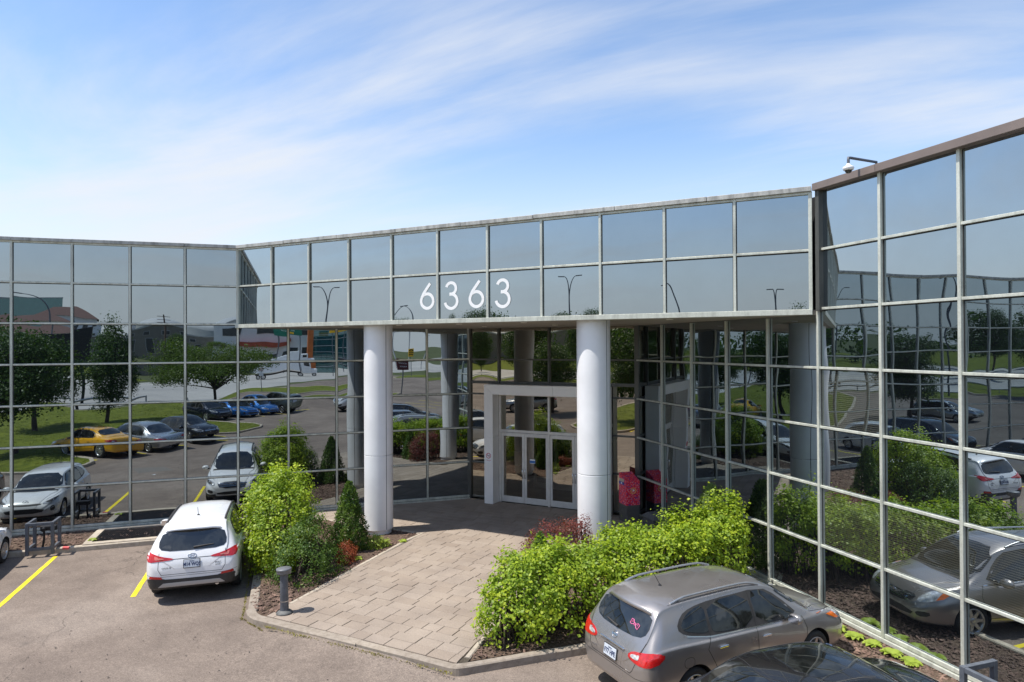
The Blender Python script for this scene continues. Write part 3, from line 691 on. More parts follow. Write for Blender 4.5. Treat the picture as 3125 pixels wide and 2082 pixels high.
for i in range(4):
    x0 = IX0+.08+i*dw+(.06 if i > 1 else 0); x1 = x0+dw-.006
    st = .085
    mb = MB()
    mb.bbox((x0+st/2, .03, 1.36), (st, .05, 2.38), .006).bbox((x1-st/2, .03, 1.36), (st, .05, 2.38), .006)
    mb.bbox(((x0+x1)/2, .03, 2.49), (dw-2*st, .049, .12), .006).bbox(((x0+x1)/2, .03, .27), (dw-2*st, .049, .2), .006)
    d = mb.build('door', M['door_alu'], B)
    pn = MB(); pn.add([(x0+st, .03, .37), (x1-st, .03, .37), (x1-st, .03, 2.43), (x0+st, .03, 2.43)], [(0, 1, 2, 3)]); pn.build('pane', M['lobby_clear'], d)
    hx = x1-.045 if i % 2 == 0 else x0+.045
    hd = obj('handle', handle_me, M['chrome'], d); hd.location = (hx, .0, 1.18)
    if i == 1:
        MB().box((x0+.3, .018, 1.62), (.2, .004, .14)).build('sticker', M['white'], d); MB().box((x0+.3, .0145, 1.605), (.2, .003, .085)).build('sticker_band', simple('sticker_blue', (.05, .16, .42), .5, 0, .2, 30), d)
# inner vestibule doors seen through the glass
mb = MB()
for x in (-1.7, -.85, 0, .85, 1.7): mb.box((x, 2.6, 1.4), (.1, .06, 2.5))
mb.box((0, 2.6, 2.65), (3.5, .06, .12)).box((0, 2.6, .25), (3.5, .06, .2)).build('vestibule_frame', M['door_alu'], B)
MB().box((-2.3, 2.0, 1.3), (.5, .25, .5)).build('intercom_panel', M['door_alu'], B)
# smoking sign on the portal post
pw = MB().box((-2.03, -PD-.004, 1.72), (.23, .006, .33)).build('notice_plate', M['white'], post_l)
rl = MB(); red = simple('sign_red', (.55, .02, .03), .5)
ring = [(math.cos(R(a))*.085, math.sin(R(a))*.085) for a in range(0, 361, 15)]
rl.tube([(-2.03+x, -PD-.008, 1.79+z) for x, z in ring], .010, 6); rl.tube([(-2.03-.06, -PD-.009, 1.79+.06), (-2.03+.06, -PD-.009, 1.79-.06)], .009, 6); rl.build('notice_symbol', red, post_l)
cg = MB().box((-2.035, -PD-.008, 1.785), (.11, .003, .016), 0).box((-1.985, -PD-.008, 1.815), (.012, .003, .05), 0, 0, 0, .4); cg.build('notice_cigarette', M['plate_text'], post_l)
tx = obj('notice_lettering', text_mesh('DÉFENSE DE FUMER\nNO SMOKING', .022, 'notice_lettering', .001), red, post_l); tx.location = (-2.03, -PD-.008, 1.63); tx.rotation_euler = (R(90), 0, 0)
# house number
def stroke(pts, w):
    P = [Vector(p) for p in pts]; l = []; r_ = []
    for i, p in enumerate(P):
        t = (P[min(i+1, len(P)-1)]-P[max(i-1, 0)]).normalized(); n = Vector((-t.y, t.x))*w/2; l.append(p+n); r_.append(p-n)
    return l, r_
def digit(kind, cx, z0):
    mb = MB(); wd = .078
    def put(pts, y):
        l, r_ = stroke(pts, wd); n = len(l); vs = [(cx+p.x, y, z0+p.y) for p in l]+[(cx+p.x, y, z0+p.y) for p in r_]+[(cx+p.x, y+.008, z0+p.y) for p in l]+[(cx+p.x, y+.008, z0+p.y) for p in r_]
        mb.add(vs, [(n+i, n+i+1, i+1, i) for i in range(n-1)]+[(i, i+1, 2*n+i+1, 2*n+i) for i in range(n-1)]+[(n+i+1, n+i, 3*n+i, 3*n+i+1) for i in range(n-1)])
    if kind == '6':
        r0 = .195; put([(r0*math.cos(R(a)), .235+r0*math.sin(R(a))) for a in range(0, 361, 10)], -5*BAY*s2-.014); put([(-.175, .33), (-.11, .45), (.10, .71)], -5*BAY*s2-.0155)
    else:
        put([(.15*math.cos(R(a)), .545+.15*math.sin(R(a))) for a in range(165, -86, -10)]+[(-.05, .395)], -5*BAY*s2-.014)
        put([(-.05, .393)]+[(.19*math.cos(R(a)), .205+.19*math.sin(R(a))) for a in range(80, -171, -10)], -5*BAY*s2-.0155)
    mb.build('house_number_digit', M['white'], B)
for kd, x in (('6', -1.18), ('3', -.42), ('6', .35), ('3', 1.12)): digit(kd, x, 6.53)
# dome camera on the right parapet
cm = empty('security_camera', (0, 0, 0)); tag(cm, 'white dome security camera hanging from a bent pipe arm at the roof corner', 'security camera')
q0 = FR.p(5.78*BAY, zk(0)+.30, -.25); q1 = FR.p(5.78*BAY, zk(0)+.33, .42)
MB().tube([q0+Vector((0, 0, -.3)), q0, q1+FR.n*-.05, q1, q1+Vector((0, 0, -.05)), q1+Vector((0, 0, -.14))], .026, 10).build('arm', M['pole'], cm)
MB().lathe([(.03, .02), (.035, .0), (.045, -.02), (.095, -.045), (.10, -.065), (.085, -.105), (.07, -.108)], 20, c=q1+Vector((0, 0, -.13))).build('housing', M['white'], cm)
MB().lathe([(.062, 0), (.056, -.03), (.035, -.052), (0, -.06)], 20, c=q1+Vector((0, 0, -.235))).build('dome', M['carglass'], cm)
# ================================================================== CARS
def pchip(x, y, xs):
    x = np.asarray(x, float); y = np.asarray(y, float); h_ = np.diff(x); d = np.diff(y)/h_; m = np.zeros_like(y)
    for i in range(1, len(x)-1):
        if d[i-1]*d[i] > 0:
            w1 = 2*h_[i]+h_[i-1]; w2 = h_[i]+2*h_[i-1]; m[i] = (w1+w2)/(w1/d[i-1]+w2/d[i])
    m[0] = d[0]; m[-1] = d[-1]
    i = np.clip(np.searchsorted(x, xs)-1, 0, len(x)-2); t = (xs-x[i])/h_[i]; hh = h_[i]
    return (1+2*t)*(1-t)**2*y[i]+t*(1-t)**2*hh*m[i]+t*t*(3-2*t)*y[i+1]+t*t*(t-1)*hh*m[i+1]
SUV_T = [  # x, zu, zs, ys, zm, ym, zb, yb, zr, yr, zt   (x from the rear bumper)
 (0.00, .44, .46, .54, .60, .62, .74, .60, .77, .34, .77), (.025, .38, .42, .70, .60, .77, .80, .75, .88, .48, .89), (.09, .33, .39, .80, .62, .86, .95, .84, 1.03, .66, 1.05),
 (.19, .30, .37, .86, .65, .915, 1.05, .89, 1.19, .70, 1.23), (.31, .28, .35, .89, .68, .932, 1.09, .905, 1.37, .68, 1.42), (.44, .27, .34, .90, .70, .938, 1.10, .91, 1.53, .64, 1.585),
 (.60, .26, .33, .905, .70, .94, 1.10, .91, 1.585, .625, 1.645), (1.2, .25, .32, .91, .70, .94, 1.07, .905, 1.62, .615, 1.675), (2.0, .24, .32, .91, .69, .94, 1.04, .90, 1.625, .61, 1.68),
 (2.6, .24, .32, .91, .68, .94, 1.015, .895, 1.585, .60, 1.645), (2.9, .24, .32, .91, .68, .94, 1.00, .89, 1.50, .605, 1.56), (3.25, .24, .32, .91, .67, .938, .99, .885, 1.30, .655, 1.355),
 (3.55, .24, .32, .905, .67, .935, .975, .875, 1.10, .71, 1.145), (3.70, .24, .32, .90, .67, .93, .965, .87, 1.035, .70, 1.075), (3.95, .25, .33, .89, .67, .92, .945, .85, 1.00, .60, 1.04),
 (4.25, .26, .34, .86, .66, .89, .895, .81, .945, .54, .985), (4.45, .28, .35, .80, .64, .83, .83, .75, .875, .48, .905), (4.58, .30, .36, .72, .60, .75, .75, .68, .79, .42, .81),
 (4.66, .33, .38, .62, .57, .65, .67, .60, .70, .36, .71), (4.69, .36, .40, .52, .55, .55, .61, .52, .63, .32, .635)]
SED_T = [
 (0.00, .42, .44, .50, .58, .60, .72, .58, .74, .30, .74), (.03, .35, .39, .68, .58, .74, .80, .72, .86, .42, .87), (.09, .31, .36, .77, .60, .82, .90, .80, .97, .56, .98),
 (.20, .28, .34, .83, .62, .87, .945, .84, 1.005, .60, 1.025), (.5, .26, .33, .86, .64, .89, .95, .86, 1.02, .60, 1.05), (.80, .25, .32, .87, .65, .895, .945, .865, 1.05, .62, 1.085),
 (1.10, .24, .31, .875, .65, .90, .94, .87, 1.19, .60, 1.24), (1.42, .24, .31, .88, .65, .90, .935, .87, 1.33, .565, 1.385), (1.75, .24, .31, .88, .65, .90, .93, .868, 1.385, .55, 1.44),
 (2.3, .24, .31, .88, .65, .90, .92, .865, 1.395, .55, 1.455), (2.72, .24, .31, .88, .65, .90, .91, .86, 1.355, .545, 1.42), (3.05, .24, .31, .88, .64, .90, .90, .855, 1.22, .575, 1.28),
 (3.40, .24, .31, .875, .64, .895, .89, .845, 1.03, .635, 1.08), (3.58, .24, .31, .87, .64, .89, .88, .835, .945, .65, .98), (3.9, .25, .32, .86, .63, .88, .85, .82, .895, .56, .93),
 (4.2, .26, .33, .83, .61, .85, .79, .78, .83, .50, .865), (4.40, .28, .34, .77, .58, .79, .72, .71, .755, .44, .78), (4.52, .30, .35, .68, .55, .70, .64, .63, .67, .38, .69), (4.58, .33, .37, .58, .52, .60, .58, .55, .60, .32, .61), (4.60, .36, .39, .48, .50, .50, .54, .47, .555, .28, .56)]
def crom(P, sub):
    o = []; n = len(P)
    for i in range(n-1):
        p0 = P[max(i-1, 0)]; p1 = P[i]; p2 = P[i+1]; p3 = P[min(i+2, n-1)]
        for k in range(sub):
            t = k/sub; o.append(.5*((2*p1)+(-p0+p2)*t+(2*p0-5*p1+4*p2-p3)*t*t+(-p0+3*p1-3*p2+p3)*t**3))
    o.append(P[-1]); return o
class SB:
    """ray target that also returns the smooth surface normal"""
    def __init__(s, bm):
        s.t = BVHTree.FromBMesh(bm); s.f = [[(v.co.copy(), v.normal.copy()) for v in f.verts] for f in bm.faces]
    def ray_cast(s, o, d):
        h_ = s.t.ray_cast(o, d)
        if h_[0] is None: return h_
        fv = s.f[h_[2]]
        if len(fv) > 4: return h_
        # inverse bilinear on the quad
        A, B_, C, D = [q[0] for q in fv] if len(fv) == 4 else [fv[0][0], fv[1][0], fv[2][0], fv[2][0]]
        nn = [q[1] for q in fv] if len(fv) == 4 else [fv[0][1], fv[1][1], fv[2][1], fv[2][1]]
        u = v = .5; p = h_[0]
        for _ in range(6):
            q = (A*(1-u)+B_*u)*(1-v)+(D*(1-u)+C*u)*v; r_ = p-q; du = (B_-A)*(1-v)+(C-D)*v; dv = (D-A)*(1-u)+(C-B_)*u
            a, b, c = du.dot(du), du.dot(dv), dv.dot(dv); e_, g_ = du.dot(r_), dv.dot(r_); det = a*c-b*b
            if abs(det) < 1e-14: break
            u += (e_*c-g_*b)/det; v += (g_*a-e_*b)/det; u = min(1, max(0, u)); v = min(1, max(0, v))
        n = ((nn[0]*(1-u)+nn[1]*u)*(1-v)+(nn[3]*(1-u)+nn[2]*u)*v).normalized(); return (h_[0], n, h_[2], h_[3])
def car_body(T, sc, arches, rw, clad):
    T = np.array(T)*np.array([sc[0], sc[2], sc[2], sc[1], sc[2], sc[1], sc[2], sc[1], sc[2], sc[1], sc[2]])
    n = len(T); ts = np.linspace(0, n-1, (n-1)*4+1); C = np.stack([pchip(np.arange(n), T[:, j], ts) for j in range(11)], 1)
    bm = bmesh.new(); rings = []; nseg = None
    for x, zu, zs, ys, zm, ym, zb, yb, zr, yr, zt in C:
        pts = [(0, zu), (ys*.82, zu), (ys*.975, zu+(zs-zu)*.45), (ys, zs), (ym, zm), (yb+.010*sc[1], zb-.055*sc[2]), (yb-.022*sc[1], zb), ((yb+yr)/2+.016*sc[1]*min(1, (zr-zb)*3), (zb+zr)/2), (yr+.03*min(1, (zr-zb)*3)*sc[1], zr-.05*min(1, (zr-zb)*3)), (yr-.01, zr), (yr*.62, zt-(zt-zr)*.2), (0, zt)]
        pts = [np.array(p, float) for p in pts]
        half = pts[:3]+crom(pts[3:11], 3)+[pts[11]]
        nseg = len(half)
        ring = [bm.verts.new((x, y, z)) for y, z in half]+[bm.verts.new((x, -y, z)) for y, z in half[-2:0:-1]]
        rings.append(ring)
    m = len(rings[0])
    for a, c in zip(rings, rings[1:]):
        for j in range(m):
            f = bm.faces.new((a[j], a[(j+1) % m], c[(j+1) % m], c[j])); f.smooth = True
            jj = min(j, m-1-j); f.material_index = 1 if (clad and jj < 4) else 0
    for r_ in (rings[0], rings[-1][::-1]): f = bm.faces.new(r_[::-1]); f.smooth = True
    bmesh.ops.recalc_face_normals(bm, faces=bm.faces[:])
    bm.normal_update(); bm.faces.ensure_lookup_table(); bvh = SB(bm)
    me = bpy.data.meshes.new('body'); bm.to_mesh(me); bm.free()
    for mm in (M['white'], M['plastic'], M['dark']): me.materials.append(mm)
    o = bpy.data.objects.new('tmp', me); COL.objects.link(o)
    cuts = []
    for x in arches:
        for sg in (-1, 1):
            cb = MB(); r_ = rw+.045
            cb.lathe([(r_*.97, 0), (r_, .02), (r_, .5), (0.001, .5), ], 36, axis='Y'); cb.add([(r_*.97*math.cos(2*math.pi*j/36), 0, r_*.97*math.sin(2*math.pi*j/36)) for j in range(36)], [tuple(range(36))])
            mc = cb.mesh('cut'); bmc = bmesh.new(); bmc.from_mesh(mc); bmesh.ops.remove_doubles(bmc, verts=bmc.verts[:], dist=1e-4); bmesh.ops.recalc_face_normals(bmc, faces=bmc.faces[:])
            for f in bmc.faces: f.material_index = 2
            bmc.to_mesh(mc); bmc.free()
            for mm in (M['white'], M['plastic'], M['dark']): mc.materials.append(mm)
            co = bpy.data.objects.new('cut', mc); COL.objects.link(co); co.location = (x, .60*sc[1] if sg > 0 else -.60*sc[1]-.5, rw+.01)
            md = o.modifiers.new('b', 'BOOLEAN'); md.operation = 'DIFFERENCE'; md.object = co; md.solver = 'EXACT'; cuts.append(co)
    dg = bpy.context.evaluated_depsgraph_get(); dg.update()
    res = bpy.data.meshes.new_from_object(o.evaluated_get(dg)); 
    for c in cuts+[o]: bpy.data.objects.remove(c)
    return res, bvh
def split_mat(me, idx, name):
    bm = bmesh.new(); bm.from_mesh(me)
    bmesh.ops.delete(bm, geom=[f for f in bm.faces if f.material_index != idx], context='FACES')
    if not bm.faces: bm.free(); return None
    for f in bm.faces: f.material_index = 0
    r_ = bpy.data.meshes.new(name); bm.to_mesh(r_); bm.free(); return r_
VIEW = {'L': (lambda u, v: Vector((u, 3, v)), Vector((0, -1, 0))), 'R': (lambda u, v: Vector((u, -3, v)), Vector((0, 1, 0))),
        'B': (lambda u, v: Vector((-3, u, v)), Vector((1, 0, 0))), 'F': (lambda u, v: Vector((9, u, v)), Vector((-1, 0, 0))), 'T': (lambda u, v: Vector((u, v, 4)), Vector((0, 0, -1)))}
def rounded(poly, it=2):
    return smooth_poly(poly, it) if it else poly
def decal(bvh, view, poly, off=.004, step=.09, it=1, skirt=.014):
    poly = rounded(poly, it); fo, d = VIEW[view]; bm = bmesh.new(); bm.faces.new([bm.verts.new((u, v, 0)) for u, v in poly])
    for ax in (0, 1):
        lo = min(p[ax] for p in poly); hi = max(p[ax] for p in poly); k = lo+step*.63
        while k < hi:
            co = [0, 0, 0]; no = [0, 0, 0]; co[ax] = k; no[ax] = 1
            bmesh.ops.bisect_plane(bm, geom=bm.verts[:]+bm.edges[:]+bm.faces[:], plane_co=co, plane_no=no); k += step
    dead = []; nr = {}
    for v in bm.verts:
        h_ = bvh.ray_cast(fo(v.co.x, v.co.y), d)
        if h_[0] is None: dead.append(v); continue
        n = h_[1] if h_[1].dot(d) < 0 else -h_[1]
        v.co = h_[0]+n*off; nr[v] = n
    bmesh.ops.delete(bm, geom=dead, context='VERTS')
    if not bm.faces: bm.free(); return None
    bmesh.ops.delete(bm, geom=[f for f in bm.faces if max(e_.calc_length() for e_ in f.edges) > max(.22, 3.2*step)], context='FACES'); nk = {v: nr[v] for v in bm.verts}; nr = nk
    if not bm.faces: bm.free(); return None
    bm.normal_update()
    for f in bm.faces:
        f.smooth = True
        if f.normal.dot(d) > 0: f.normal_flip()
    if skirt:
        be = [e_ for e_ in bm.edges if e_.is_boundary]
        if be:
            g2 = bmesh.ops.extrude_edge_only(bm, edges=be)
            for v in [q for q in g2['geom'] if isinstance(q, bmesh.types.BMVert)]:
                best = min(nr.items(), key=lambda kv: (kv[0].co-v.co).length_squared) if len(nr) < 400 else None
                v.co -= (best[1] if best else -d)*skirt
    bm.verts.index_update(); cn = [Vector((0, 0, 0))]*len(bm.verts)
    for v in bm.verts: cn[v.index] = nr.get(v, Vector((0, 0, 0)))
    me = bpy.data.meshes.new('decal'); bm.to_mesh(me); bm.free()
    me.normals_split_custom_set_from_vertices(cn); return me
def seam(bvh, view, pts, w=.008, off=.0025, closed=False, step=.04):
    fo, d = VIEW[view]; P = [Vector(p) for p in pts]
    if closed: P.append(P[0])
    Q = []
    for a, c in zip(P, P[1:]):
        n = max(1, int((c-a).length/step))
        for k in range(n): Q.append(a.lerp(c, k/n))
    Q.append(P[-1]); vs = []; fs = []
    for i, p in enumerate(Q):
        t = (Q[min(i+1, len(Q)-1)]-Q[max(i-1, 0)]).normalized(); n = Vector((-t.y, t.x))*w/2; pr = []
        for q in (p+n, p-n):
            h_ = bvh.ray_cast(fo(q.x, q.y), d)
            if h_[0] is None: pr = None; break
            nn = h_[1] if h_[1].dot(d) < 0 else -h_[1]; pr.append(h_[0]+nn*off)
        vs.append(pr)
    V = []; idx = {}
    for i, pr in enumerate(vs):
        if pr: idx[i] = len(V); V += pr
    for i in range(len(vs)-1):
        if i in idx and i+1 in idx and (V[idx[i]]-V[idx[i+1]]).length < .25: fs.append((idx[i], idx[i]+1, idx[i+1]+1, idx[i+1]))
    mb = MB(); mb.add(V, fs); return mb
def surf(bvh, view, u, v):
    fo, d = VIEW[view]; h_ = bvh.ray_cast(fo(u, v), d)
    n = h_[1] if h_[1].dot(d) < 0 else -h_[1]; return h_[0], n
_wheel = {}
def wheel_meshes(r, spokes, style=0):
    key = (r, spokes, style)
    if key in _wheel: return _wheel[key]
    w = .215; rr = r*.69
    ty = MB().lathe([(rr, -w/2+.01), (rr+.02, -w/2), (r-.035, -w/2+.004), (r-.008, -w/2+.03), (r, -w/2+.06), (r, w/2-.06), (r-.008, w/2-.03), (r-.035, w/2-.004), (rr+.02, w/2), (rr, w/2-.01)], 40, axis='Y').mesh('tyre')
    rm = MB(); rm.lathe([(rr-.035, .02), (rr-.03, w/2-.03), (rr-.012, w/2-.006), (rr+.004, w/2-.002), (rr+.004, w/2-.02)], 40, axis='Y')
    for k in range(spokes):
        for dd in ((-.075, .075) if style else (0,)):
            a = 2*math.pi*k/spokes; u = Vector((math.cos(a), 0, math.sin(a))); v = Vector((-math.sin(a), 0, math.cos(a)))
            a0 = .05; wi = .026 if style else .040; wo = .018 if style else .024; y0, y1 = w/2-.028, w/2-.018
            P0 = u*a0+v*dd*.25; P1 = u*(rr-.018)+v*dd*.95
            vs = [P0+v*wi+Vector((0, y0, 0)), P0-v*wi+Vector((0, y0, 0)), P1-v*wo+Vector((0, y1, 0)), P1+v*wo+Vector((0, y1, 0))]; vb = [p-Vector((0, .04, 0)) for p in vs]
            rm.add(vs+vb, [(0, 1, 2, 3)[::-1], (0, 4, 5, 1)[::-1], (3, 2, 6, 7)[::-1], (0, 3, 7, 4)[::-1], (1, 5, 6, 2)[::-1]])
    rm.lathe([(.0, w/2-.016), (.03, w/2-.016), (.055, w/2-.024), (.06, w/2-.05)], 20, axis='Y')
    rmm = rm.mesh('rim')
    bk = MB().lathe([(.0, .03), (rr-.02, .03), (rr-.01, .045)], 30, axis='Y').lathe([(.0, .035), (rr*.72, .035)], 24, axis='Y').mesh('brake_disc')
    _wheel[key] = (ty, rmm, bk); return _wheel[key]
CARS = {}
def make_car(kind):
    """one prototype (empty + parts) per kind, origin on the ground under the middle of the car"""
    sed = kind == 'sedan'
    L0, W0, H0 = (4.60, 1.80, 1.46) if sed else (4.69, 1.88, 1.68)
    dims = {'suv_white': (4.69, 1.88, 1.68), 'suv_grey': (4.645, 1.80, 1.64), 'hatch': (4.06, 1.725, 1.45), 'sedan': (4.60, 1.80, 1.46)}[kind]
    sc = (dims[0]/L0, dims[1]/W0, dims[2]/H0)
    rw = {'suv_white': .355, 'suv_grey': .34, 'hatch': .305, 'sedan': .32}[kind]
    axr, axf = ((.98, 3.69) if sed else (.93, 3.66)); axr *= sc[0]; axf *= sc[0]
    T = SED_T if sed else SUV_T
    clad = kind in ('suv_white', 'suv_grey')
    me, bvh = car_body(T, sc, (axr, axf), rw, clad)
    root = bpy.data.objects.new(kind, None); COL.objects.link(root)
    body = split_mat(me, 0, 'body'); parts = []
    bo = obj('body', body, M['white'], root); parts.append(bo)
    cl = split_mat(me, 1, 'lower_cladding')
    if cl: obj('lower_cladding', cl, M['plastic'] if kind == 'suv_white' else M['white'], root)
    ww = split_mat(me, 2, 'wheel_well')
    if ww:
        for ax in (axr, axf):
            for s_ in (-1, 1):
                bm = bmesh.new(); bm.from_mesh(ww); bmesh.ops.delete(bm, geom=[f for f in bm.faces if not (abs(f.calc_center_median().x-ax) < .8 and f.calc_center_median().y*s_ > 0)], context='FACES')
                w1 = bpy.data.meshes.new('wheel_well'); bm.to_mesh(w1); bm.free(); obj('wheel_well', w1, M['dark'], root)
    X, Y, Z = sc
    sx = lambda P: [(u*X, v*Z) for u, v in P]; sy = lambda P: [(u*Y, v*Z) for u, v in P]; st_ = lambda P: [(u*X, v*Y) for u, v in P]
    mir = lambda P: [(-u, v) for u, v in P]
    def dec(name, view, poly, mat, parent=root, **k):
        q = decal(bvh, view, poly, **k)
        return obj(name, q, mat, parent) if q else None
    def sm(name, view, pts, mat=None, parent=root, **k):
        q = seam(bvh, view, pts, **k)
        return q.build(name, mat or M['dark'], parent) if q.f else None
    # glazing
    if sed:
        fw = [(3.22, .935), (2.30, .955), (2.29, 1.32), (2.58, 1.325), (2.93, 1.175)]; rwn = [(2.22, .957), (1.45, .975), (1.22, 1.06), (1.45, 1.245), (1.72, 1.315), (2.21, 1.325)]; qt = None
        dlo = [(3.30, .92), (2.2, .94), (1.38, .96), (1.12, 1.05), (1.40, 1.27), (1.70, 1.34), (2.60, 1.345), (2.98, 1.19)]
        ws = [(-.68, .985), (0, .97), (.68, .985), (.53, 1.375), (0, 1.395), (-.53, 1.375)]; bw_ = [(-.60, 1.11), (0, 1.10), (.60, 1.11), (.52, 1.345), (0, 1.365), (-.52, 1.345)]
    else:
        fw = [(3.28, 1.02), (2.34, 1.065), (2.32, 1.535), (2.58, 1.535), (2.90, 1.36)]; rwn = [(2.26, 1.07), (1.42, 1.115), (1.33, 1.2), (1.36, 1.53), (2.24, 1.545)]
        qt = [(1.28, 1.14), (.88, 1.22), (.74, 1.30), (.86, 1.42), (1.05, 1.495), (1.30, 1.525), (1.27, 1.25)]
        dlo = [(3.36, 1.0), (2.3, 1.045), (1.3, 1.09), (.80, 1.19), (.66, 1.30), (.80, 1.45), (1.04, 1.525), (1.5, 1.56), (2.62, 1.56), (2.97, 1.37)]
        ws = [(-.76, 1.09), (0, 1.08), (.76, 1.09), (.585, 1.565), (0, 1.60), (-.585, 1.565)]; bw_ = [(-.60, 1.13), (0, 1.12), (.60, 1.13), (.70, 1.24), (.60, 1.50), (0, 1.525), (-.60, 1.50), (-.70, 1.24)]
        if kind == 'suv_grey': bw_ = [(-.52, 1.16), (0, 1.14), (.52, 1.16), (.66, 1.26), (.60, 1.50), (0, 1.525), (-.60, 1.50), (-.66, 1.26)]
    for sd in 'LR':
        tr = dec('window_trim', sd, sx(dlo), M['plastic'], off=.002, it=1)
        for P in (fw, rwn, qt):
            if P: dec('side_window', sd, sx(P), M['carglass'], off=.0055, it=1)
    wso = dec('windshield', 'F', sy(ws), M['carglass'], it=1, step=.055, off=.008, skirt=.02); bwo = dec('rear_window', 'B', sy(bw_), M['carglass'], it=1, step=.06, off=.007, skirt=.02)
    # door, hood and tailgate gaps
    if sed:
        dl = [[(2.255, 1.33), (2.25, .9), (2.24, .36)], [(3.33, .92), (3.40, .75), (3.32, .36)], [(1.30, 1.0), (1.26, .80), (1.45, .52), (1.50, .36)], [(1.50, .365), (3.32, .365)]]; zh = (.78, .80)
    else:
        dl = [[(2.29, 1.55), (2.28, .9), (2.27, .38)], [(3.38, 1.0), (3.45, .8), (3.36, .38)], [(1.30, 1.12), (1.20, .92), (1.38, .6), (1.45, .38)], [(1.45, .385), (3.36, .385)]]; zh = (.885, .915)
    for sd in 'LR':
        for P in dl: sm('door_gap', sd, sx(P), w=.009)
        for x, z in ((2.46 if not sed else 2.42, zh[0]), (1.50 if not sed else 1.56, zh[1])):
            p, n = surf(bvh, sd, x*X, z*Z); sg = 1 if sd == 'L' else -1
            hb = MB().bbox((0, 0, 0), (.19, .022, .028), .008).tube([(-.07, -.012*sg, 0), (.07, -.012*sg, 0)], .018, 8); hb.build('door_handle', M['chrome'] if kind == 'suv_grey' else M['white'], root, p+n*.028)
    cowl = 3.62*X if not sed else 3.5*X
    for s_ in (-1, 1): sm('hood_gap', 'T', [(cowl, s_*.80*Y), (4.1*X if not sed else 4.0*X, s_*.74*Y), (4.42*X if not sed else 4.3*X, s_*.58*Y)], w=.009)
    if kind == 'suv_grey':
        for sd in 'LR': sm('belt_trim', sd, sx([(3.36, .995), (2.3, 1.04), (1.3, 1.085), (.82, 1.175)]), w=.016, mat=M['chrome'], off=.006)
    # wipers and cowl strip
    ct = dec('cowl_strip', 'T', st_([(3.66, -.70), (3.75, 0), (3.66, .70), (3.58, .70), (3.66, 0), (3.58, -.70)] if not sed else [(3.53, -.62), (3.62, 0), (3.53, .62), (3.46, .62), (3.53, 0), (3.46, -.62)]), M['plastic'], it=0)
    # lamps, grille, plates
    if kind == 'suv_white':
        tl = [(.36, .985), (.60, 1.03), (.84, 1.115), (.915, 1.135), (.905, 1.01), (.865, .925), (.62, .945), (.40, .955)]
        rf = [(.57, .575), (.84, .60), (.82, .65), (.60, .625)]; gr = [(-.50, .82), (.50, .82), (.40, .62), (-.40, .62)]; hl = [(.55, .80), (.74, .89), (.86, .95), (.90, .90), (.82, .77), (.58, .70)]; fg = [(.60, .55), (.80, .60), (.80, .47), (.63, .45)]
        bmp = [(-.95, .40), (-.95, .53), (-.82, .60), (-.58, .59), (-.5, .56), (.5, .56), (.58, .59), (.82, .60), (.95, .53), (.95, .40), (.6, .37), (-.6, .37)]
        plz = .865; lgz = 1.015; gate = [(-.66, 1.10), (-.665, .78), (-.60, .665), (.60, .665), (.665, .78), (.66, 1.10)]; lowi = [(-.5, .50), (.5, .50), (.46, .40), (-.46, .40)]
    elif kind == 'suv_grey':
        tl = [(.40, .90), (.50, .985), (.70, 1.02), (.90, 1.065), (.925, 1.0), (.915, .87), (.75, .835), (.52, .845)]
        rf = None; gr = [(-.55, .80), (-.2, .80), (-.14, .66), (.14, .66), (.2, .80), (.55, .80), (.5, .68), (.2, .62), (-.2, .62), (-.5, .68)]; hl = [(.58, .74), (.66, .90), (.82, .97), (.90, .94), (.88, .80), (.70, .70)]; fg = [(.60, .52), (.80, .56), (.80, .46), (.66, .43)]
        bmp = None; plz = .80; lgz = 1.055; gate = [(-.70, 1.15), (-.66, .95), (-.56, .72), (-.5, .66), (.5, .66), (.56, .72), (.66, .95), (.70, 1.15)]; lowi = [(-.6, .52), (.6, .52), (.5, .40), (-.5, .40)]
    elif kind == 'hatch':
        tl = [(.52, 1.02), (.70, 1.12), (.88, 1.14), (.90, 1.02), (.80, .96), (.56, .97)]; rf = [(.66, .50), (.84, .52), (.83, .56), (.67, .545)]; gr = [(-.50, .79), (0, .77), (.50, .79), (.46, .725), (0, .715), (-.46, .725)]
        hl = [(.50, .80), (.74, .90), (.90, 1.0), (.92, .93), (.80, .80), (.54, .74)]; fg = [(.74, .66), (.84, .68), (.84, .50), (.74, .48)]; bmp = None; plz = .86; lgz = 1.02; gate = [(-.66, 1.08), (-.66, .75), (-.58, .66), (.58, .66), (.66, .75), (.66, 1.08)]; lowi = [(-.62, .62), (.62, .62), (.5, .44), (-.5, .44)]
    else:
        tl = [(.42, .85), (.50, .90), (.72, .93), (.86, .93), (.87, .82), (.74, .78), (.48, .80)]; rf = None; gr = [(-.42, .66), (.42, .66), (.36, .56), (-.36, .56)]; hl = [(.46, .66), (.66, .74), (.82, .79), (.86, .74), (.76, .63), (.50, .58)]; fg = [(.52, .47), (.70, .49), (.68, .42), (.54, .41)]
        bmp = None; plz = .70; lgz = .90; gate = [(-.62, .95), (-.60, .80), (-.44, .78), (.44, .78), (.60, .80), (.62, .95)]; lowi = [(-.52, .50), (.52, .50), (.44, .41), (-.44, .41)]
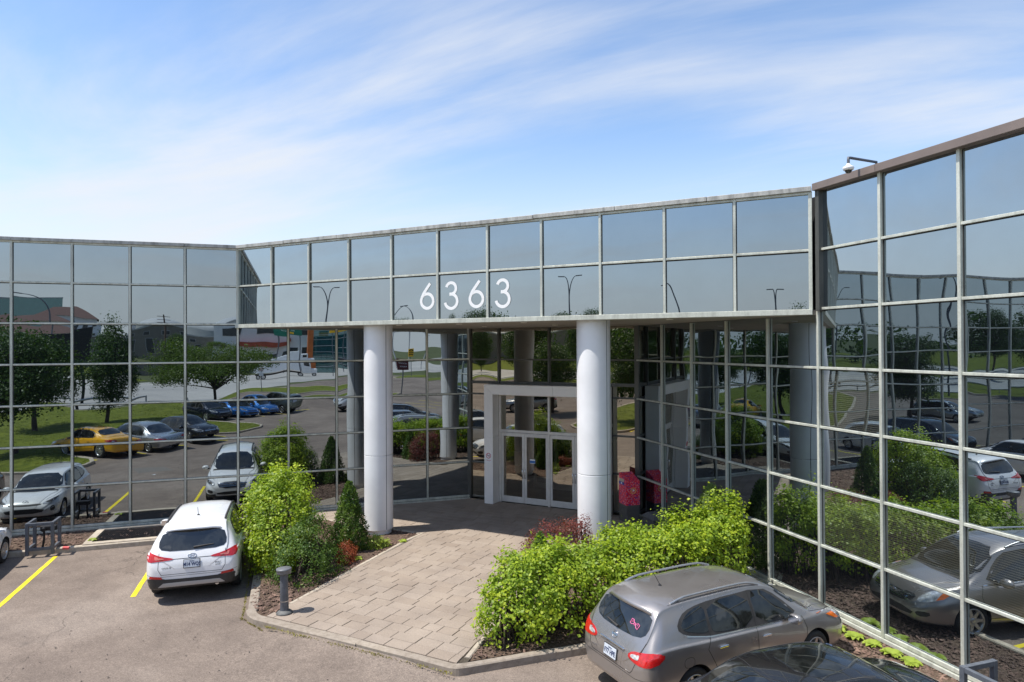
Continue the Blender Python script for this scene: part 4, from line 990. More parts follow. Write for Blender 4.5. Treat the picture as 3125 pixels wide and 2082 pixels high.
    for s_ in (0, 1):
        P = tl if s_ == 0 else mir(tl); lo = dec('tail_light', 'B', sy(P), M['redlamp'], off=.009, step=.05)
        if lo:
            cx = sum(p[0] for p in P)/len(P); cz = sum(p[1] for p in P)/len(P)
            small = [((p[0]-cx)*.36+cx+(-.12 if s_ == 0 else .12)*(1 if kind == 'suv_grey' else .2), (p[1]-cz)*.36+cz-.012) for p in P]
            dec('reverse_lens', 'B', sy(small), M['clearlamp'] if kind != 'suv_white' else simple('lens_pink', (.62, .16, .13), .15, 0, .1, 20, .6, .6), lo, off=.013, step=.05)
        hlo = dec('headlight', 'F', sy(hl if s_ == 0 else mir(hl)), M['clearlamp'], off=.008, step=.05)
        if hlo and kind == 'suv_grey':
            am = [(.80, .955), (.845, .96), (.845, .79), (.81, .77)]; dec('turn_lens', 'F', sy(am if s_ == 0 else mir(am)), M['amber'], hlo, off=.012, step=.05, it=0)
        elif hlo:
            cx = sum(p[0] for p in hl)/len(hl); cz = sum(p[1] for p in hl)/len(hl); bl = [((p[0]-cx)*.6+cx, (p[1]-cz)*.55+cz-.005) for p in hl]
            dec('projector', 'F', sy(bl if s_ == 0 else mir(bl)), M['plastic'], hlo, off=.012, step=.06)
        dec('fog_recess', 'F', sy(fg if s_ == 0 else mir(fg)), M['plastic'], off=.004, step=.06)
        if rf: dec('reflector', 'B', sy(rf if s_ == 0 else mir(rf)), M['redlamp'], off=.011, step=.07, it=0)
    go = dec('grille', 'F', sy(gr), M['plastic'], off=.004, step=.06, it=1)
    gy = [p[0] for p in gr]; gz = [p[1] for p in gr]
    if kind != 'hatch':
        for k in range(1, 4):
            z = min(gz)+(max(gz)-min(gz))*k/4+.01; hw = max(gy)*(.78+.06*k)
            q = seam(bvh, 'F', sy([(-hw, z), (hw, z)]), w=.022, off=.012)
            if q.f and go: q.build('grille_bar', M['chrome'], go)
    dec('lower_intake', 'F', sy(lowi), M['plastic'], off=.004, step=.07, it=1)
    if bmp: dec('rear_bumper_cladding', 'B', sy(bmp), M['plastic'], off=.007, step=.06, it=1); dec('skid_plate', 'B', sy([(-.66, .405), (-.56, .485), (.56, .485), (.66, .405)]), simple('skid_silver', (.42, .42, .42), .4, .5), off=.016, step=.06, it=0)
    sm('tailgate_gap', 'B', sy(gate), w=.009)
    sm('bumper_gap', 'B', sy([(-.90, .66), (-.62, .625), (.62, .625), (.90, .66)]), w=.006) if kind != 'sedan' else None
    if kind == 'suv_white': sm('tailgate_crease', 'B', sy([(-.38, .97), (.38, .97)]), w=.012, mat=M['plastic'])
    # number plate and badge at the back
    p, n = surf(bvh, 'B', 0, plz*Z)
    plr = MB().bbox((0, 0, 0), (.012, .31, .16), .004).build('number_plate', M['plate'], root, p+Vector((-.016, 0, 0))); MB().bbox((.004, 0, 0), (.010, .335, .185), .004).build('plate_frame', M['plastic'], plr); ang = math.atan2(n.z, -n.x); plr.rotation_euler = (0, ang*.8, 0)
    if kind == 'suv_grey':
        dec('plate_recess', 'B', sy([(-.30, .93), (.30, .93), (.27, .70), (-.27, .70)]), M['white'], off=.003, step=.07, it=0); ph_ = MB().bbox((0, 0, 0), (.035, .62, .035), .012).build('tailgate_handle', M['chrome'], root, surf(bvh, 'B', 0, .945*Z)[0]+Vector((-.012, 0, 0)))
    plt_txt = {'suv_white': 'M14 WQS', 'suv_grey': 'F77 HPE'}.get(kind)
    if plt_txt:
        to = obj('plate_lettering', text_mesh(plt_txt, .092, 'plate_lettering', .001, bold=.002), M['plate_text'], plr); to.rotation_euler = (R(90), 0, R(-90)); to.location = (-.0085, 0, -.012); to.scale = (.86, 1.1, 1)
        t2 = obj('plate_motto', text_mesh('Québec', .03, 'plate_motto', .001), M['plate_text'], plr); t2.rotation_euler = (R(90), 0, R(-90)); t2.location = (-.0085, 0, .055)
    p, n = surf(bvh, 'B', 0, lgz*Z); mb = MB()
    if kind in ('suv_white', 'suv_grey'):
        ew, eh = (.085, .045) if kind == 'suv_white' else (.055, .05)
        mb.tube([(0, ew*math.cos(R(a)), eh*math.sin(R(a))) for a in range(0, 361, 20)], .007, 6, cap=False)
        if kind == 'suv_white': mb.tube([(0, .045, -.03), (0, .025, .03)], .007, 6).tube([(0, -.025, -.03), (0, -.045, .03)], .007, 6).tube([(0, .035, -.006), (0, -.035, .006)], .007, 6)
        else: mb.box((0, 0, 0), (.012, .14, .022))
        bd = mb.build('badge', M['chrome'], root, p+n*.006); bd.rotation_euler = (0, math.atan2(n.z, -n.x), 0)
    if kind in ('suv_white', 'hatch', 'sedan', 'suv_grey'):
        zf = {'suv_white': .725, 'suv_grey': .73, 'hatch': .845, 'sedan': .70}[kind]; p, n = surf(bvh, 'F', 0, zf*Z)
        mb = MB(); mb.tube([(0, .075*math.cos(R(a)), .042*math.sin(R(a))) for a in range(0, 361, 20)], .008, 6, cap=False).tube([(0, .035, -.025), (0, -.035, .025)], .007, 6); fb = mb.build('badge', M['chrome'], root, p+n*.014)
    # rear lettering
    for (txt, y, z) in ({'suv_white': (('SANTA FE', .50, .80), ('SPORT', -.52, .84), ('AWD', -.52, .79)), 'suv_grey': (('ROGUE', .45, .74), ('SL', -.42, .70), ('AWD', -.42, .665))}.get(kind, ())):
        p, n = surf(bvh, 'B', y*Y, z*Z); to = obj('lettering', text_mesh(txt, .042, 'lettering', .001), M['plastic'] if kind == 'suv_white' else M['chrome'], root, p+n*.004); to.rotation_euler = (R(90)-math.atan2(n.z, -n.x)*.9, 0, R(-90))
    # mirrors
    mx_, mz_ = (3.02*X, 1.075*Z) if not sed else (2.98*X, .99*Z)
    for s_ in (-1, 1):
        mb = MB(); bm = bmesh.new(); bmesh.ops.create_uvsphere(bm, u_segments=16, v_segments=10, radius=1)
        for v in bm.verts:
            q = v.co.copy(); q.x = max(q.x, -.45); v.co = Vector((q.x*.10, q.y*.125, q.z*.082))
        bm.verts.index_update(); mb.add([v.co for v in bm.verts], [[v.index for v in f.verts] for f in bm.faces], 0, True); bm.free()
        mo = mb.build('wing_mirror', M['white'], root, (mx_, s_*(dims[1]/2+.09), mz_))
        MB().box((-.048, 0, 0), (.006, .19, .115)).build('mirror_glass', M['chrome'], mo); MB().tube([(.02, -s_*.06, -.04), (.05, -s_*.17, -.06)], .025, 8).build('mirror_arm', M['plastic'], mo)
    # roof rails, antenna, spoiler, rear wiper
    if kind in ('suv_white', 'suv_grey'):
        for s_ in (-1, 1):
            pts = []
            for k in range(15):
                x = (.72+k*(2.62-.72)/14)*X; y = s_*(.60 if kind == 'suv_white' else .585)*Y; p, n = surf(bvh, 'T', x, y); lift = (.016 if kind == 'suv_white' else .045)*min(1, k*.6, (14-k)*.6)+.004; pts.append(p+Vector((0, 0, lift)))
            MB().tube(pts, .026 if kind == 'suv_white' else .02, 8).build('roof_rail', M['plastic'] if kind == 'suv_white' else M['rim'], root)
    if kind != 'hatch' and not sed or kind == 'hatch':
        x0 = .82; P = []
        prof = [(x0+.06, .010), (.56, .022), (.34, -.012), (.28, -.045), (.34, -.062)]
        vs = []; ny = 12
        for j in range(ny+1):
            y = (-.60+1.2*j/ny)*Y*(1 if kind != 'hatch' else .96)
            bow = (y/(.6*Y))**2
            for k_, (x, dz) in enumerate(prof):
                base = surf(bvh, 'T', max(x, .60)*X, y)[0].z; vs.append((x*X+bow*.10*(x < .7), y, base+dz-(.60-min(x, .60))*.22))
        n_ = len(prof); mb = MB(); mb.add(vs, [(j*n_+k, j*n_+k+1, (j+1)*n_+k+1, (j+1)*n_+k) for j in range(ny) for k in range(n_-1)], 0, True)
        mb.add(vs, [tuple(range(n_)), tuple(range(ny*n_+n_-1, ny*n_-1, -1))]); sp = mb.build('spoiler', M['white'], root)
        bm = bmesh.new(); bm.from_mesh(sp.data); bmesh.ops.recalc_face_normals(bm, faces=bm.faces[:]); bm.to_mesh(sp.data); bm.free()
        p, n = surf(bvh, 'T', 1.0*X, 0); ant = MB().lathe([(.03, 0), (.026, .02), (.0, .025)], 12).tube([(0, 0, .02), (-.05, 0, .10), (-.11, 0, .20)], .006, 6).build('antenna', M['plastic'], root, p)
        a_, na = surf(bvh, 'B', -.02*Y, 1.165*Z); b_, nb = surf(bvh, 'B', -.42*Y if kind == 'suv_white' else .30*Y, 1.20*Z)
        MB().tube([a_+na*.025, (a_+b_)/2+na*.028, b_+nb*.018], [.022, .016, .010], 6).build('rear_wiper', M['plastic'], root)
        sm('roof_gap', 'T', st_([(.80, -.58), (.84, 0), (.80, .58)]), w=.008)
    else:
        dec('sunroof', 'T', st_([(1.75, -.40), (2.45, -.42), (2.45, .42), (1.75, .40)]), M['carglass'], off=.003, it=1); sm('roof_gap', 'T', st_([(1.42, -.55), (1.36, 0), (1.42, .55)]), w=.008)
        for s_ in (-1, 1): sm('roof_gutter', 'T', st_([(1.45, s_*.53), (2.7, s_*.52)]), w=.014, mat=M['plastic'])
    if kind == 'suv_white': MB().tube([(.02, -.50, .385), (.22, -.50, .39)], .04, 12).build('exhaust_tip', M['chrome'], root)
    if kind == 'suv_grey':
        dec('fuel_flap', 'R', sx([(.72, .88), (.90, .88), (.90, .74), (.72, .74)]), M['white'], off=.0025, it=1, skirt=.004)
        sm('fuel_flap_gap', 'R', sx(smooth_poly([(.71, .885), (.91, .885), (.91, .735), (.71, .735)], 2)), w=.006, closed=True, off=.002)
        bo_, nb_ = surf(bvh, 'B', -.34*Y, 1.30*Z); mb = MB()   # pink bow sticker on the rear window
        for s_ in (-1, 1): mb.tube([(0, s_*.015, 0), (0, s_*.06, .042), (0, s_*.105, .035), (0, s_*.10, -.035), (0, s_*.055, -.032), (0, s_*.015, 0)], .0055, 6); mb.tube([(0, s_*.055, .012), (0, s_*.08, .018), (0, s_*.075, -.012), (0, s_*.055, .012)], .004, 5)
        mb.tube([(0, .018*math.cos(R(a)), .018*math.sin(R(a))) for a in range(0, 361, 40)], .005, 5); sk = mb.build('bow_sticker', simple('pink_sticker', (.75, .16, .36), .5), bwo, bo_+nb_*.012); sk.rotation_euler = (R(12), math.atan2(nb_.z, -nb_.x), 0)
    # wheels
    ty, rm, bk = wheel_meshes(rw, {'suv_white': 5, 'suv_grey': 7, 'hatch': 8, 'sedan': 5}[kind], 1 if kind in ('suv_white', 'sedan') else 0)
    for x in (axr, axf):
        for s_ in (-1, 1):
            w_ = obj('wheel', ty, M['rubber'], root, (x, s_*(dims[1]/2-.125), rw)); w_.rotation_euler = (0, rnd.uniform(0, 6), 0) if s_ > 0 else (0, rnd.uniform(0, 6), math.pi)
            obj('rim', rm, M['rim'], w_); obj('brake_disc', bk, M['dark'], w_)
    for ch in root.children: ch.location = ch.location+Vector((-dims[0]/2, 0, 0)) if True else ch.location
    CARS[kind] = (root, dims); return root
PAINTED = ('body', 'spoiler', 'wing_mirror', 'door_handle', 'lower_cladding', 'plate_recess', 'fuel_flap')
_used = set()
def place_car(kind, name, label, pm, xy, heading, cat='car', group='cars parked in the office car park', drop=(), z=0.0):
    if kind not in CARS: make_car(kind)
    root, dims = CARS[kind]
    if kind in _used: c = copy_tree(root)
    else: c = root; _used.add(kind)
    c.name = name; c.location = (xy[0], xy[1], z); c.rotation_euler = (0, 0, R(heading)); tag(c, label, cat, group)
    for ch in c.children:
        nm = ch.name.split('.')[0]
        if nm in PAINTED:
            if nm == 'lower_cladding' and kind == 'suv_white': continue
            if nm == 'door_handle' and kind == 'suv_grey': continue
            ch.material_slots[0].link = 'OBJECT'; ch.material_slots[0].material = pm
    for ch in [q for q in c.children_recursive if q.name.split('.')[0] in drop]: bpy.data.objects.remove(ch)
    return c
def from_rear(x, y, hd, L_): return (x+math.cos(R(hd))*L_/2, y+math.sin(R(hd))*L_/2)
P_WHITE = paint('paint_white', (.80, .80, .80), 0, .3); P_GREY = paint('paint_warm_grey', (.36, .335, .32), .7, .30); P_BLACK = paint('paint_black', (.012, .012, .013), .1, .2); P_SILVER = paint('paint_silver', (.50, .51, .52), .8, .28)
P_YEL = paint('paint_yellow', (.80, .40, .008), 0, .3); P_CHAR = paint('paint_charcoal', (.035, .036, .04), .6, .28); P_NAVY = paint('paint_navy', (.012, .018, .035), .5, .25); P_BLUE = paint('paint_blue', (.02, .16, .50), .4, .28); P_GREEN = paint('paint_grey_green', (.16, .18, .15), .7, .3); P_RED = paint('paint_red', (.30, .012, .015), .1, .25); P_PEARL = paint('paint_pearl', (.66, .66, .67), .3, .3)
BADGES = ('badge', 'lettering', 'plate_lettering', 'plate_motto', 'bow_sticker')
# the four cars that stand in the picture
place_car('suv_white', 'parked_suv', 'white SUV parked nose to the wall with plate M14 WQS, beside the light-green shrub', P_WHITE, from_rear(-3.80, -10.62, 134.5, 4.69), 134.5)
place_car('suv_grey', 'parked_suv', 'metallic grey SUV with silver roof rails and pink bow sticker beside the long hedge', P_GREY, from_rear(5.60, -10.40, 54.5, 4.645), 54.5)
place_car('sedan', 'parked_sedan', 'glossy black sedan with sunroof, cut off by the bottom edge right of the grey SUV', P_BLACK, from_rear(6.92, -12.33, 44, 4.6), 44)
place_car('hatch', 'parked_hatchback', 'white hatchback at the left edge, its front seen in the mirror glass', P_WHITE, from_rear(-8.95, -13.75, 135, 4.06), 135)
# cars behind the camera, seen in the mirror glass
place_car('sedan', 'parked_sedan', 'bright yellow sedan reflected in the left wall', P_YEL, from_rear(-2.25, -20.35, 264, 4.6), 264, drop=('sunroof',))
place_car('sedan', 'parked_sedan', 'silver sedan next to the yellow one in the left reflection', P_SILVER, from_rear(.10, -20.2, 268, 4.6), 268, drop=('sunroof',))
place_car('sedan', 'parked_sedan', 'charcoal sedan facing the building, right of the silver one in the reflection', P_CHAR, from_rear(2.9, -25.4, 88, 4.6), 88, drop=('sunroof',))
place_car('suv_white', 'parked_suv', 'navy SUV behind the small lawn in the left reflection', P_NAVY, (10.4, -30.4), 95, drop=BADGES)
place_car('hatch', 'parked_hatchback', 'bright blue hatchback next to the navy SUV in the left reflection', P_BLUE, (12.6, -30.5), 92)
place_car('sedan', 'parked_sedan', 'blue sedan, second of the two blue cars in the reflection', P_BLUE, (14.9, -30.8), 91, drop=('sunroof',))
place_car('suv_grey', 'parked_suv', 'grey-green SUV at the row end behind the blue cars in the reflection', P_GREEN, (17.3, -30.6), 270, drop=BADGES)
place_car('suv_white', 'parked_suv', 'white SUV crossing the car park beyond the left column in the reflection', P_PEARL, (22.5, -25.9), 205, drop=BADGES)
place_car('suv_grey', 'parked_suv', 'black SUV left of the white hatchback, seen only in the left glass', P_BLACK, from_rear(-10.9, -15.6, 135, 4.645), 135, drop=BADGES)
place_car('hatch', 'parked_hatchback', 'silver hatchback beyond the black sedan, along the right wall', P_SILVER, from_rear(9.6, -14.6, 47, 4.06), 47)
place_car('suv_white', 'parked_suv', 'dark charcoal SUV farther along the right wall', P_CHAR, from_rear(11.0, -16.0, 45, 4.69), 45, drop=BADGES)
place_car('sedan', 'parked_sedan', 'white sedan driving on the road, seen in the lobby glass', P_PEARL, (-37, -86), 20, drop=('sunroof',), group='cars on the road')
place_car('sedan', 'parked_sedan', 'red sedan on the road behind the tenant sign in the reflection', P_RED, (92, -84), 165, drop=('sunroof',), group='cars on the road')
place_car('suv_white', 'parked_suv', 'pale silver SUV in the middle of the lot, seen in the door glass', P_SILVER, (-15, -30), 150, drop=BADGES)
# ================================================================== PLANTS
def quads_mesh(name, P, Nn, size, asp, rg, fold=.25, dirs=None):
    """n leaves at P with normal Nn; each leaf one folded rhombus of its own"""
    n = len(P)
    Nn = Nn/np.linalg.norm(Nn, axis=1, keepdims=True)
    t = rg.normal(size=(n, 3)) if dirs is None else dirs
    t = t-(t*Nn).sum(1, keepdims=True)*Nn; t /= np.linalg.norm(t, axis=1, keepdims=True)+1e-9
    w = np.cross(Nn, t); s = size[:, None]
    V = np.stack([P, P+t*s*.55+w*s*asp*.5-Nn*s*fold*.12, P+t*s+Nn*s*fold*-.25, P+t*s*.55-w*s*asp*.5-Nn*s*fold*.12], 1).reshape(-1, 3)
    me = bpy.data.meshes.new(name); me.vertices.add(4*n); me.vertices.foreach_set('co', V.astype(np.float32).ravel()); me.loops.add(4*n); me.loops.foreach_set('vertex_index', np.arange(4*n, dtype=np.int32))
    me.polygons.add(n); me.polygons.foreach_set('loop_start', np.arange(0, 4*n, 4, dtype=np.int32)); me.polygons.foreach_set('loop_total', np.full(n, 4, dtype=np.int32)); me.update(calc_edges=True); me.validate(); return me
def blob_points(blobs, n, rg, depth=.16, clump=9, jit=.06, zmin=-.75, lump=.2, shoots=.12):
    B_ = np.array(blobs, float); a = B_[:, 3]*B_[:, 4]+B_[:, 3]*B_[:, 5]+B_[:, 4]*B_[:, 5]; nc = max(1, n//clump)
    k = rg.choice(len(B_), nc, p=a/a.sum()); d = rg.normal(size=(nc, 3)); d /= np.linalg.norm(d, axis=1, keepdims=True); d[:, 2] = np.where(d[:, 2] < zmin, -d[:, 2], d[:, 2])
    rr = 1-np.abs(rg.normal(0, depth, nc)); rr *= 1+lump*np.sin(d[:, 0]*5+k*1.7)*np.sin(d[:, 1]*4.3+k)*np.cos(d[:, 2]*4.1); rr += (rg.random(nc) < shoots)*rg.uniform(.05, .22, nc)
    C = B_[k, :3]+d*B_[k, 3:6]*rr[:, None]
    inside = np.zeros(nc, bool)
    for q in range(len(B_)):
        e_ = ((C-B_[q, :3])/B_[q, 3:6]); inside |= (np.sum(e_*e_, 1) < .62) & (k != q)
    C = C[~inside]; d = d[~inside]; m = len(C)
    P = np.repeat(C, clump, 0)+rg.normal(0, jit, (m*clump, 3)); D = np.repeat(d, clump, 0); return P, D
def twigs(center, blobs, rg, n=10, r=.012):
    mb = MB()
    for i in range(n):
        q = blobs[rg.integers(len(blobs))]; d = rg.normal(size=3); d /= np.linalg.norm(d); e_ = Vector((q[0]+d[0]*q[3]*.8, q[1]+d[1]*q[4]*.8, q[2]+abs(d[2])*q[5]*.7)); b0 = Vector((q[0]+rg.normal(0, .1), q[1]+rg.normal(0, .1), center[2]-.05)); mid = b0.lerp(e_, .5)+Vector((rg.normal(0, .05), rg.normal(0, .05), .08))
        mb.tube([b0, mid, e_], [r*1.6, r*1.1, r*.4], 5)
    return mb
def shrub(name, label, cat, base, blobs, n, leaf, asp, mat, seed, group=None, up_=.5, **k):
    rg = np.random.default_rng(seed); P, D = blob_points(blobs, n, rg, **k)
    P[:, 2] = np.maximum(P[:, 2], .1)
    Nn = D+rg.normal(0, .55, P.shape)+np.array([0, 0, up_]); sz = leaf*rg.uniform(.45, 1.45, len(P))
    r_ = empty(name, base); tag(r_, label, cat, group)
    f = obj('foliage', quads_mesh('foliage', P-np.array(base), Nn, sz, asp, rg), mat, r_)
    bl = [(q[0]-base[0], q[1]-base[1], q[2]-base[2], *q[3:]) for q in blobs]
    twigs((0, 0, 0), bl, rg, max(8, 7*len(blobs)), .014).build('branches', M['bark'], r_); return r_
# long hedge right of the forecourt
HB = []; rgx = np.random.default_rng(3)
for i, (x, y, hh, w_) in enumerate(((3.4, -9.25, 1.02, .60), (3.55, -8.95, 1.22, .70), (3.75, -8.45, 1.30, .80), (4.15, -7.95, 1.22, .82), (4.6, -7.4, 1.26, .82), (5.05, -6.85, 1.32, .82), (5.5, -6.3, 1.28, .80), (5.95, -5.75, 1.34, .74), (6.3, -5.25, 1.42, .62), (3.25, -9.6, .75, .40), (3.9, -8.9, .95, .6), (4.8, -7.8, .95, .55), (5.7, -6.6, .95, .5), (6.45, -4.75, 1.45, .42), (6.2, -5.05, 1.62, .30), (6.55, -4.55, 1.7, .24), (5.5, -5.7, 1.5, .26))):
    hh *= 1.24 if y > -5.8 else 1.16 if y > -7.2 else 1.17; HB.append((x, y, hh*.52, w_, w_, hh*.52))
for i in range(26):
    q = HB[rgx.integers(9)]; a = rgx.uniform(0, 6.28); HB.append((q[0]+math.cos(a)*q[3]*.6, q[1]+math.sin(a)*q[4]*.6, q[2]+q[5]*rgx.uniform(.35, .85), .26, .26, .26))
shrub('hedge', 'long bright green hedge between the forecourt and the grey SUV', 'hedge', (4.6, -7.4, .1), HB, 80000, .064, .72, M['leaf_hedge'], 11, depth=.16, jit=.082, clump=36, zmin=-.45, lump=.34, shoots=.3)
# left island
bl = [(-4.15, -7.7, 1.15, .85, .85, 1.12), (-3.8, -8.15, 1.0, .85, .85, 1.0), (-4.6, -7.35, .95, .65, .65, .9), (-3.4, -8.6, .75, .62, .62, .7), (-3.95, -7.55, 1.85, .5, .5, .5), (-4.3, -8.05, 1.6, .5, .5, .5), (-3.6, -7.9, 1.6, .42, .42, .42)]
shrub('leafy_shrub', 'tall light-green leafy shrub beside the white SUV', 'shrub', (-3.8, -7.8, .1), bl, 34000, .064, .75, M['leaf_hedge'], 21, depth=.16, jit=.08, clump=34, lump=.3, shoots=.3)
bl = [(-2.65, -8.5, .60, .72, .72, .78), (-2.38, -8.95, .42, .62, .58, .52), (-2.9, -8.0, .75, .55, .55, .62), (-2.25, -8.15, .35, .42, .42, .42)]
shrub('yew_shrub', 'dark green rounded shrub behind the bollard', 'shrub', (-2.6, -8.4, .1), bl, 15000, .05, .5, M['leaf_yew'], 22, depth=.14, jit=.055, clump=24, lump=.2, shoots=.22)
def cone(name, label, base, r0, h_, n, mat, seed, leaf=.075, asp=.38):
    rg = np.random.default_rng(seed); u = rg.random(n)**.75; z = (1-u)*h_; a = rg.uniform(0, 6.283, n); lump = 1+.14*np.sin(a*5+z*6)+.10*np.sin(a*9-z*11)
    rad = r0*(u**.78+.06)*lump*(1-np.abs(rg.normal(0, .11, n))); rad *= np.where(z < .25, .75+z, 1)
    P = np.stack([rad*np.cos(a), rad*np.sin(a), z+.03], 1); D = np.stack([np.cos(a), np.sin(a), np.full(n, .9)], 1)+rg.normal(0, .35, (n, 3))
    Nn = np.stack([np.cos(a), np.sin(a), np.full(n, .3)], 1)+rg.normal(0, .6, (n, 3))
    r_ = empty(name, base); tag(r_, label, 'shrub'); obj('foliage', quads_mesh('foliage', P, Nn, leaf*rg.uniform(.6, 1.3, n), asp, rg, dirs=D), mat, r_)
    MB().tube([(0, 0, -.05), (0, 0, h_*.8)], [.05, .01], 7).build('trunk', M['bark'], r_); return r_
cone('conical_yew', 'dark green cone-shaped evergreen beside the left column', (-2.95, -6.5, .1), .50, 1.8, 9000, M['leaf_yew'], 31)
cone('juniper_shrub', 'pale grey-green feathery juniper behind the hedge by the right wall', (6.0, -4.0, .1), .70, 2.05, 13000, M['leaf_juniper'], 32, .085, .32)
cone('small_cone_shrub', 'small dark green cone shrub among the purple barberry', (2.75, -6.75, .1), .38, 1.2, 3600, M['leaf_yew'], 33)
bl = [(2.65, -6.0, .70, .58, .48, .62), (3.1, -5.75, .72, .48, .48, .66), (2.3, -6.05, .55, .34, .34, .5), (3.35, -5.65, 1.0, .2, .2, .5)]
shrub('barberry_shrub', 'purple-red barberry shrub in front of the right column', 'shrub', (2.7, -5.7, .1), bl, 11000, .042, .65, M['leaf_red'], 41, depth=.15, jit=.05, shoots=.35)
shrub('barberry_shrub', 'small rust-red barberry beside the cone-shaped evergreen', 'shrub', (-2.45, -7.25, .1), [(-2.5, -7.15, .28, .27, .27, .27), (-2.3, -7.4, .25, .24, .24, .22)], 3200, .036, .65, M['leaf_rust'], 42, depth=.15, jit=.03, shoots=.25)
shrub('lime_plant', 'small yellow-green plant at the foot of the left column', 'plant', (-2.5, -6.05, .1), [(-2.45, -6.05, .22, .24, .24, .24), (-2.3, -5.85, .16, .16, .16, .16)], 1800, .05, .5, M['leaf_lime'], 43, depth=.2, jit=.03)
def hosta(base, n, r0, seed, label, grp=None, mat=None, scale=1.0):
    rg = np.random.default_rng(seed); mb = MB()
    r_ = empty('hosta_plant', base); tag(r_, label, 'plant', grp)
    for i in range(n):
        a = rg.uniform(0, 6.28); l = r0*rg.uniform(.6, 1.2); w = l*.30; d = Vector((math.cos(a), math.sin(a), 0)); s_ = Vector((-d.y, d.x, 0)); vs = []
        for k in range(5):
            t = k/4; p = d*l*t+Vector((0, 0, l*(1.1*t-1.0*t*t)+.03)); ww = w*math.sin(math.pi*min(.97, t*.9+.08)); vs += [p+s_*ww, p-Vector((0, 0, ww*.25)), p-s_*ww]
        lf = MB().add(vs, [(k*3+q, k*3+q+1, k*3+q+4, k*3+q+3) for k in range(4) for q in range(2)], 0, True)
        lf.build('leaf', mat or M['leaf_lime'], r_)
    return r_
for i, (x, y, lb) in enumerate(((8.72, -6.25, 'nearest the grey SUV'), (9.02, -6.5, 'second from the SUV'), (9.32, -6.72, 'middle of the row'), (9.6, -6.98, 'fourth of the row'), (9.85, -7.2, 'last before the metal guard'))):
    hosta((x, y, .09), 44, .17, 50+i, 'yellow-green hosta at the foot of the right wall, '+lb, 'hostas along the right wall')
for i, (x, y, lb) in enumerate(((-2.05, -5.35, 'small green weed at the paving edge by the left column'), (-2.18, -7.05, 'small pale weed on the edging beside the rust-red barberry'), (-9.98, -9.05, 'small green weed left of the ventilation grate'), (-1.55, -10.35, 'dry brown weed at the foot of the bollard'))):
    hosta((x, y, .12), 16, .15, 70+i, lb, None, M['leaf_lime'] if i != 3 else M['chip'])
# trees seen in the glass
def tree(name, label, base, hgt, blobs, n, leaf, mat, seed, trunk=.14, fork=.35, group='trees of the car park'):
    rg = np.random.default_rng(seed); r_ = empty(name, base); tag(r_, label, 'tree', group)
    P, D = blob_points(blobs, n, rg, depth=.22, clump=12, jit=leaf*1.6, zmin=-.95, lump=.25, shoots=.25)
    obj('crown', quads_mesh('crown', P, D*.5+rg.normal(0, .6, P.shape)+np.array([0, 0, .5]), leaf*rg.uniform(.6, 1.3, len(P)), .62, rg), mat, r_)
    mb = MB(); zf = hgt*fork; mb.tube([(0, 0, -.1), (.03, .02, zf*.5), (0, .04, zf), (.05, 0, hgt*.8)], [trunk*1.25, trunk, trunk*.8, trunk*.2], 9)
    for q in blobs:
        for _ in range(2):
            e_ = Vector((q[0], q[1], q[2]))+Vector(rg.normal(0, .35, 3))*q[3]; z0 = zf*rg.uniform(.85, 1.4); mb.tube([(0, 0, z0), (e_.x*.45, e_.y*.45, z0+(e_.z-z0)*.55), e_], [trunk*.45, trunk*.28, trunk*.08], 6)
    mb.build('trunk', M['bark'], r_); return r_
def rblobs(seed, n, R0, z0, z1, r):
    rg = np.random.default_rng(seed); o = []
    for i in range(n):
        z = rg.uniform(z0, z1); t = (z-z0)/(z1-z0); rad = R0*math.sin(math.pi*(.18+.72*t))*rg.uniform(.2, 1); a = rg.uniform(0, 6.28); q = r*rg.uniform(.7, 1.2); o.append((rad*math.cos(a), rad*math.sin(a), z, q, q, q*.8))
    return o
maple = tree('maple_tree', 'broad dark green maple on the lawn tongue left of the yellow sedan, reflected', (-4.6, -26.1, .1), 6.8, rblobs(1, 18, 2.2, 2.2, 6.0, 1.05), 30000, .15, M['leaf_tree'], 61)
colu = tree('columnar_tree', 'narrow upright dark tree on the lawn behind the silver sedan, reflected', (6.3, -35.4, .1), 7.6, [(0, 0, 1.9+i*.62, 1.35*math.sin(math.pi*(.2+.75*i/8)), 1.35*math.sin(math.pi*(.2+.75*i/8)), .8) for i in range(9)], 28000, .135, M['leaf_tree'], 62, .12, .2)
loc = tree('locust_tree', 'wide feathery honey locust behind the blue cars, reflected', (14.2, -34.6, .1), 5.9, [(rgx.uniform(-3.6, 3.6), rgx.uniform(-3, 3), rgx.uniform(3.0, 5.3), 1.25, 1.25, .32) for i in range(26)], 26000, .14, M['leaf_locust'], 63, .11, .4)
def again(t, base, sc_, rz, label, group):
    c = copy_tree(t); c.location = base; c.scale = (sc_,)*3; c.rotation_euler = (0, 0, rz); tag(c, label, 'tree', group); return c
again(maple, (1.9, -36.2, .1), .85, 2, 'smaller maple in the middle of the lawn, reflected between two mullions', 'trees of the car park')
again(maple, (-12.6, -29.5, .1), .9, 4, 'maple at the far left end of the lawn', 'trees of the car park')
again(maple, (-28, -58.5, 0), 1.45, 1, 'tall tree whose top shows behind the house number', 'trees across the road')
for i, (x, y, k) in enumerate(((-72, -99, 1.5), (-57, -96, 1.3), (-49, -101, 1.6), (-38, -104, 1.4), (-29, -101, 1.55))):
    again((maple, colu)[i == 1], (x, y, .4), k, i*1.3, ('leftmost', 'narrow', 'middle', 'fourth', 'last')[i]+' of the trees on the bank across the road', 'trees across the road')
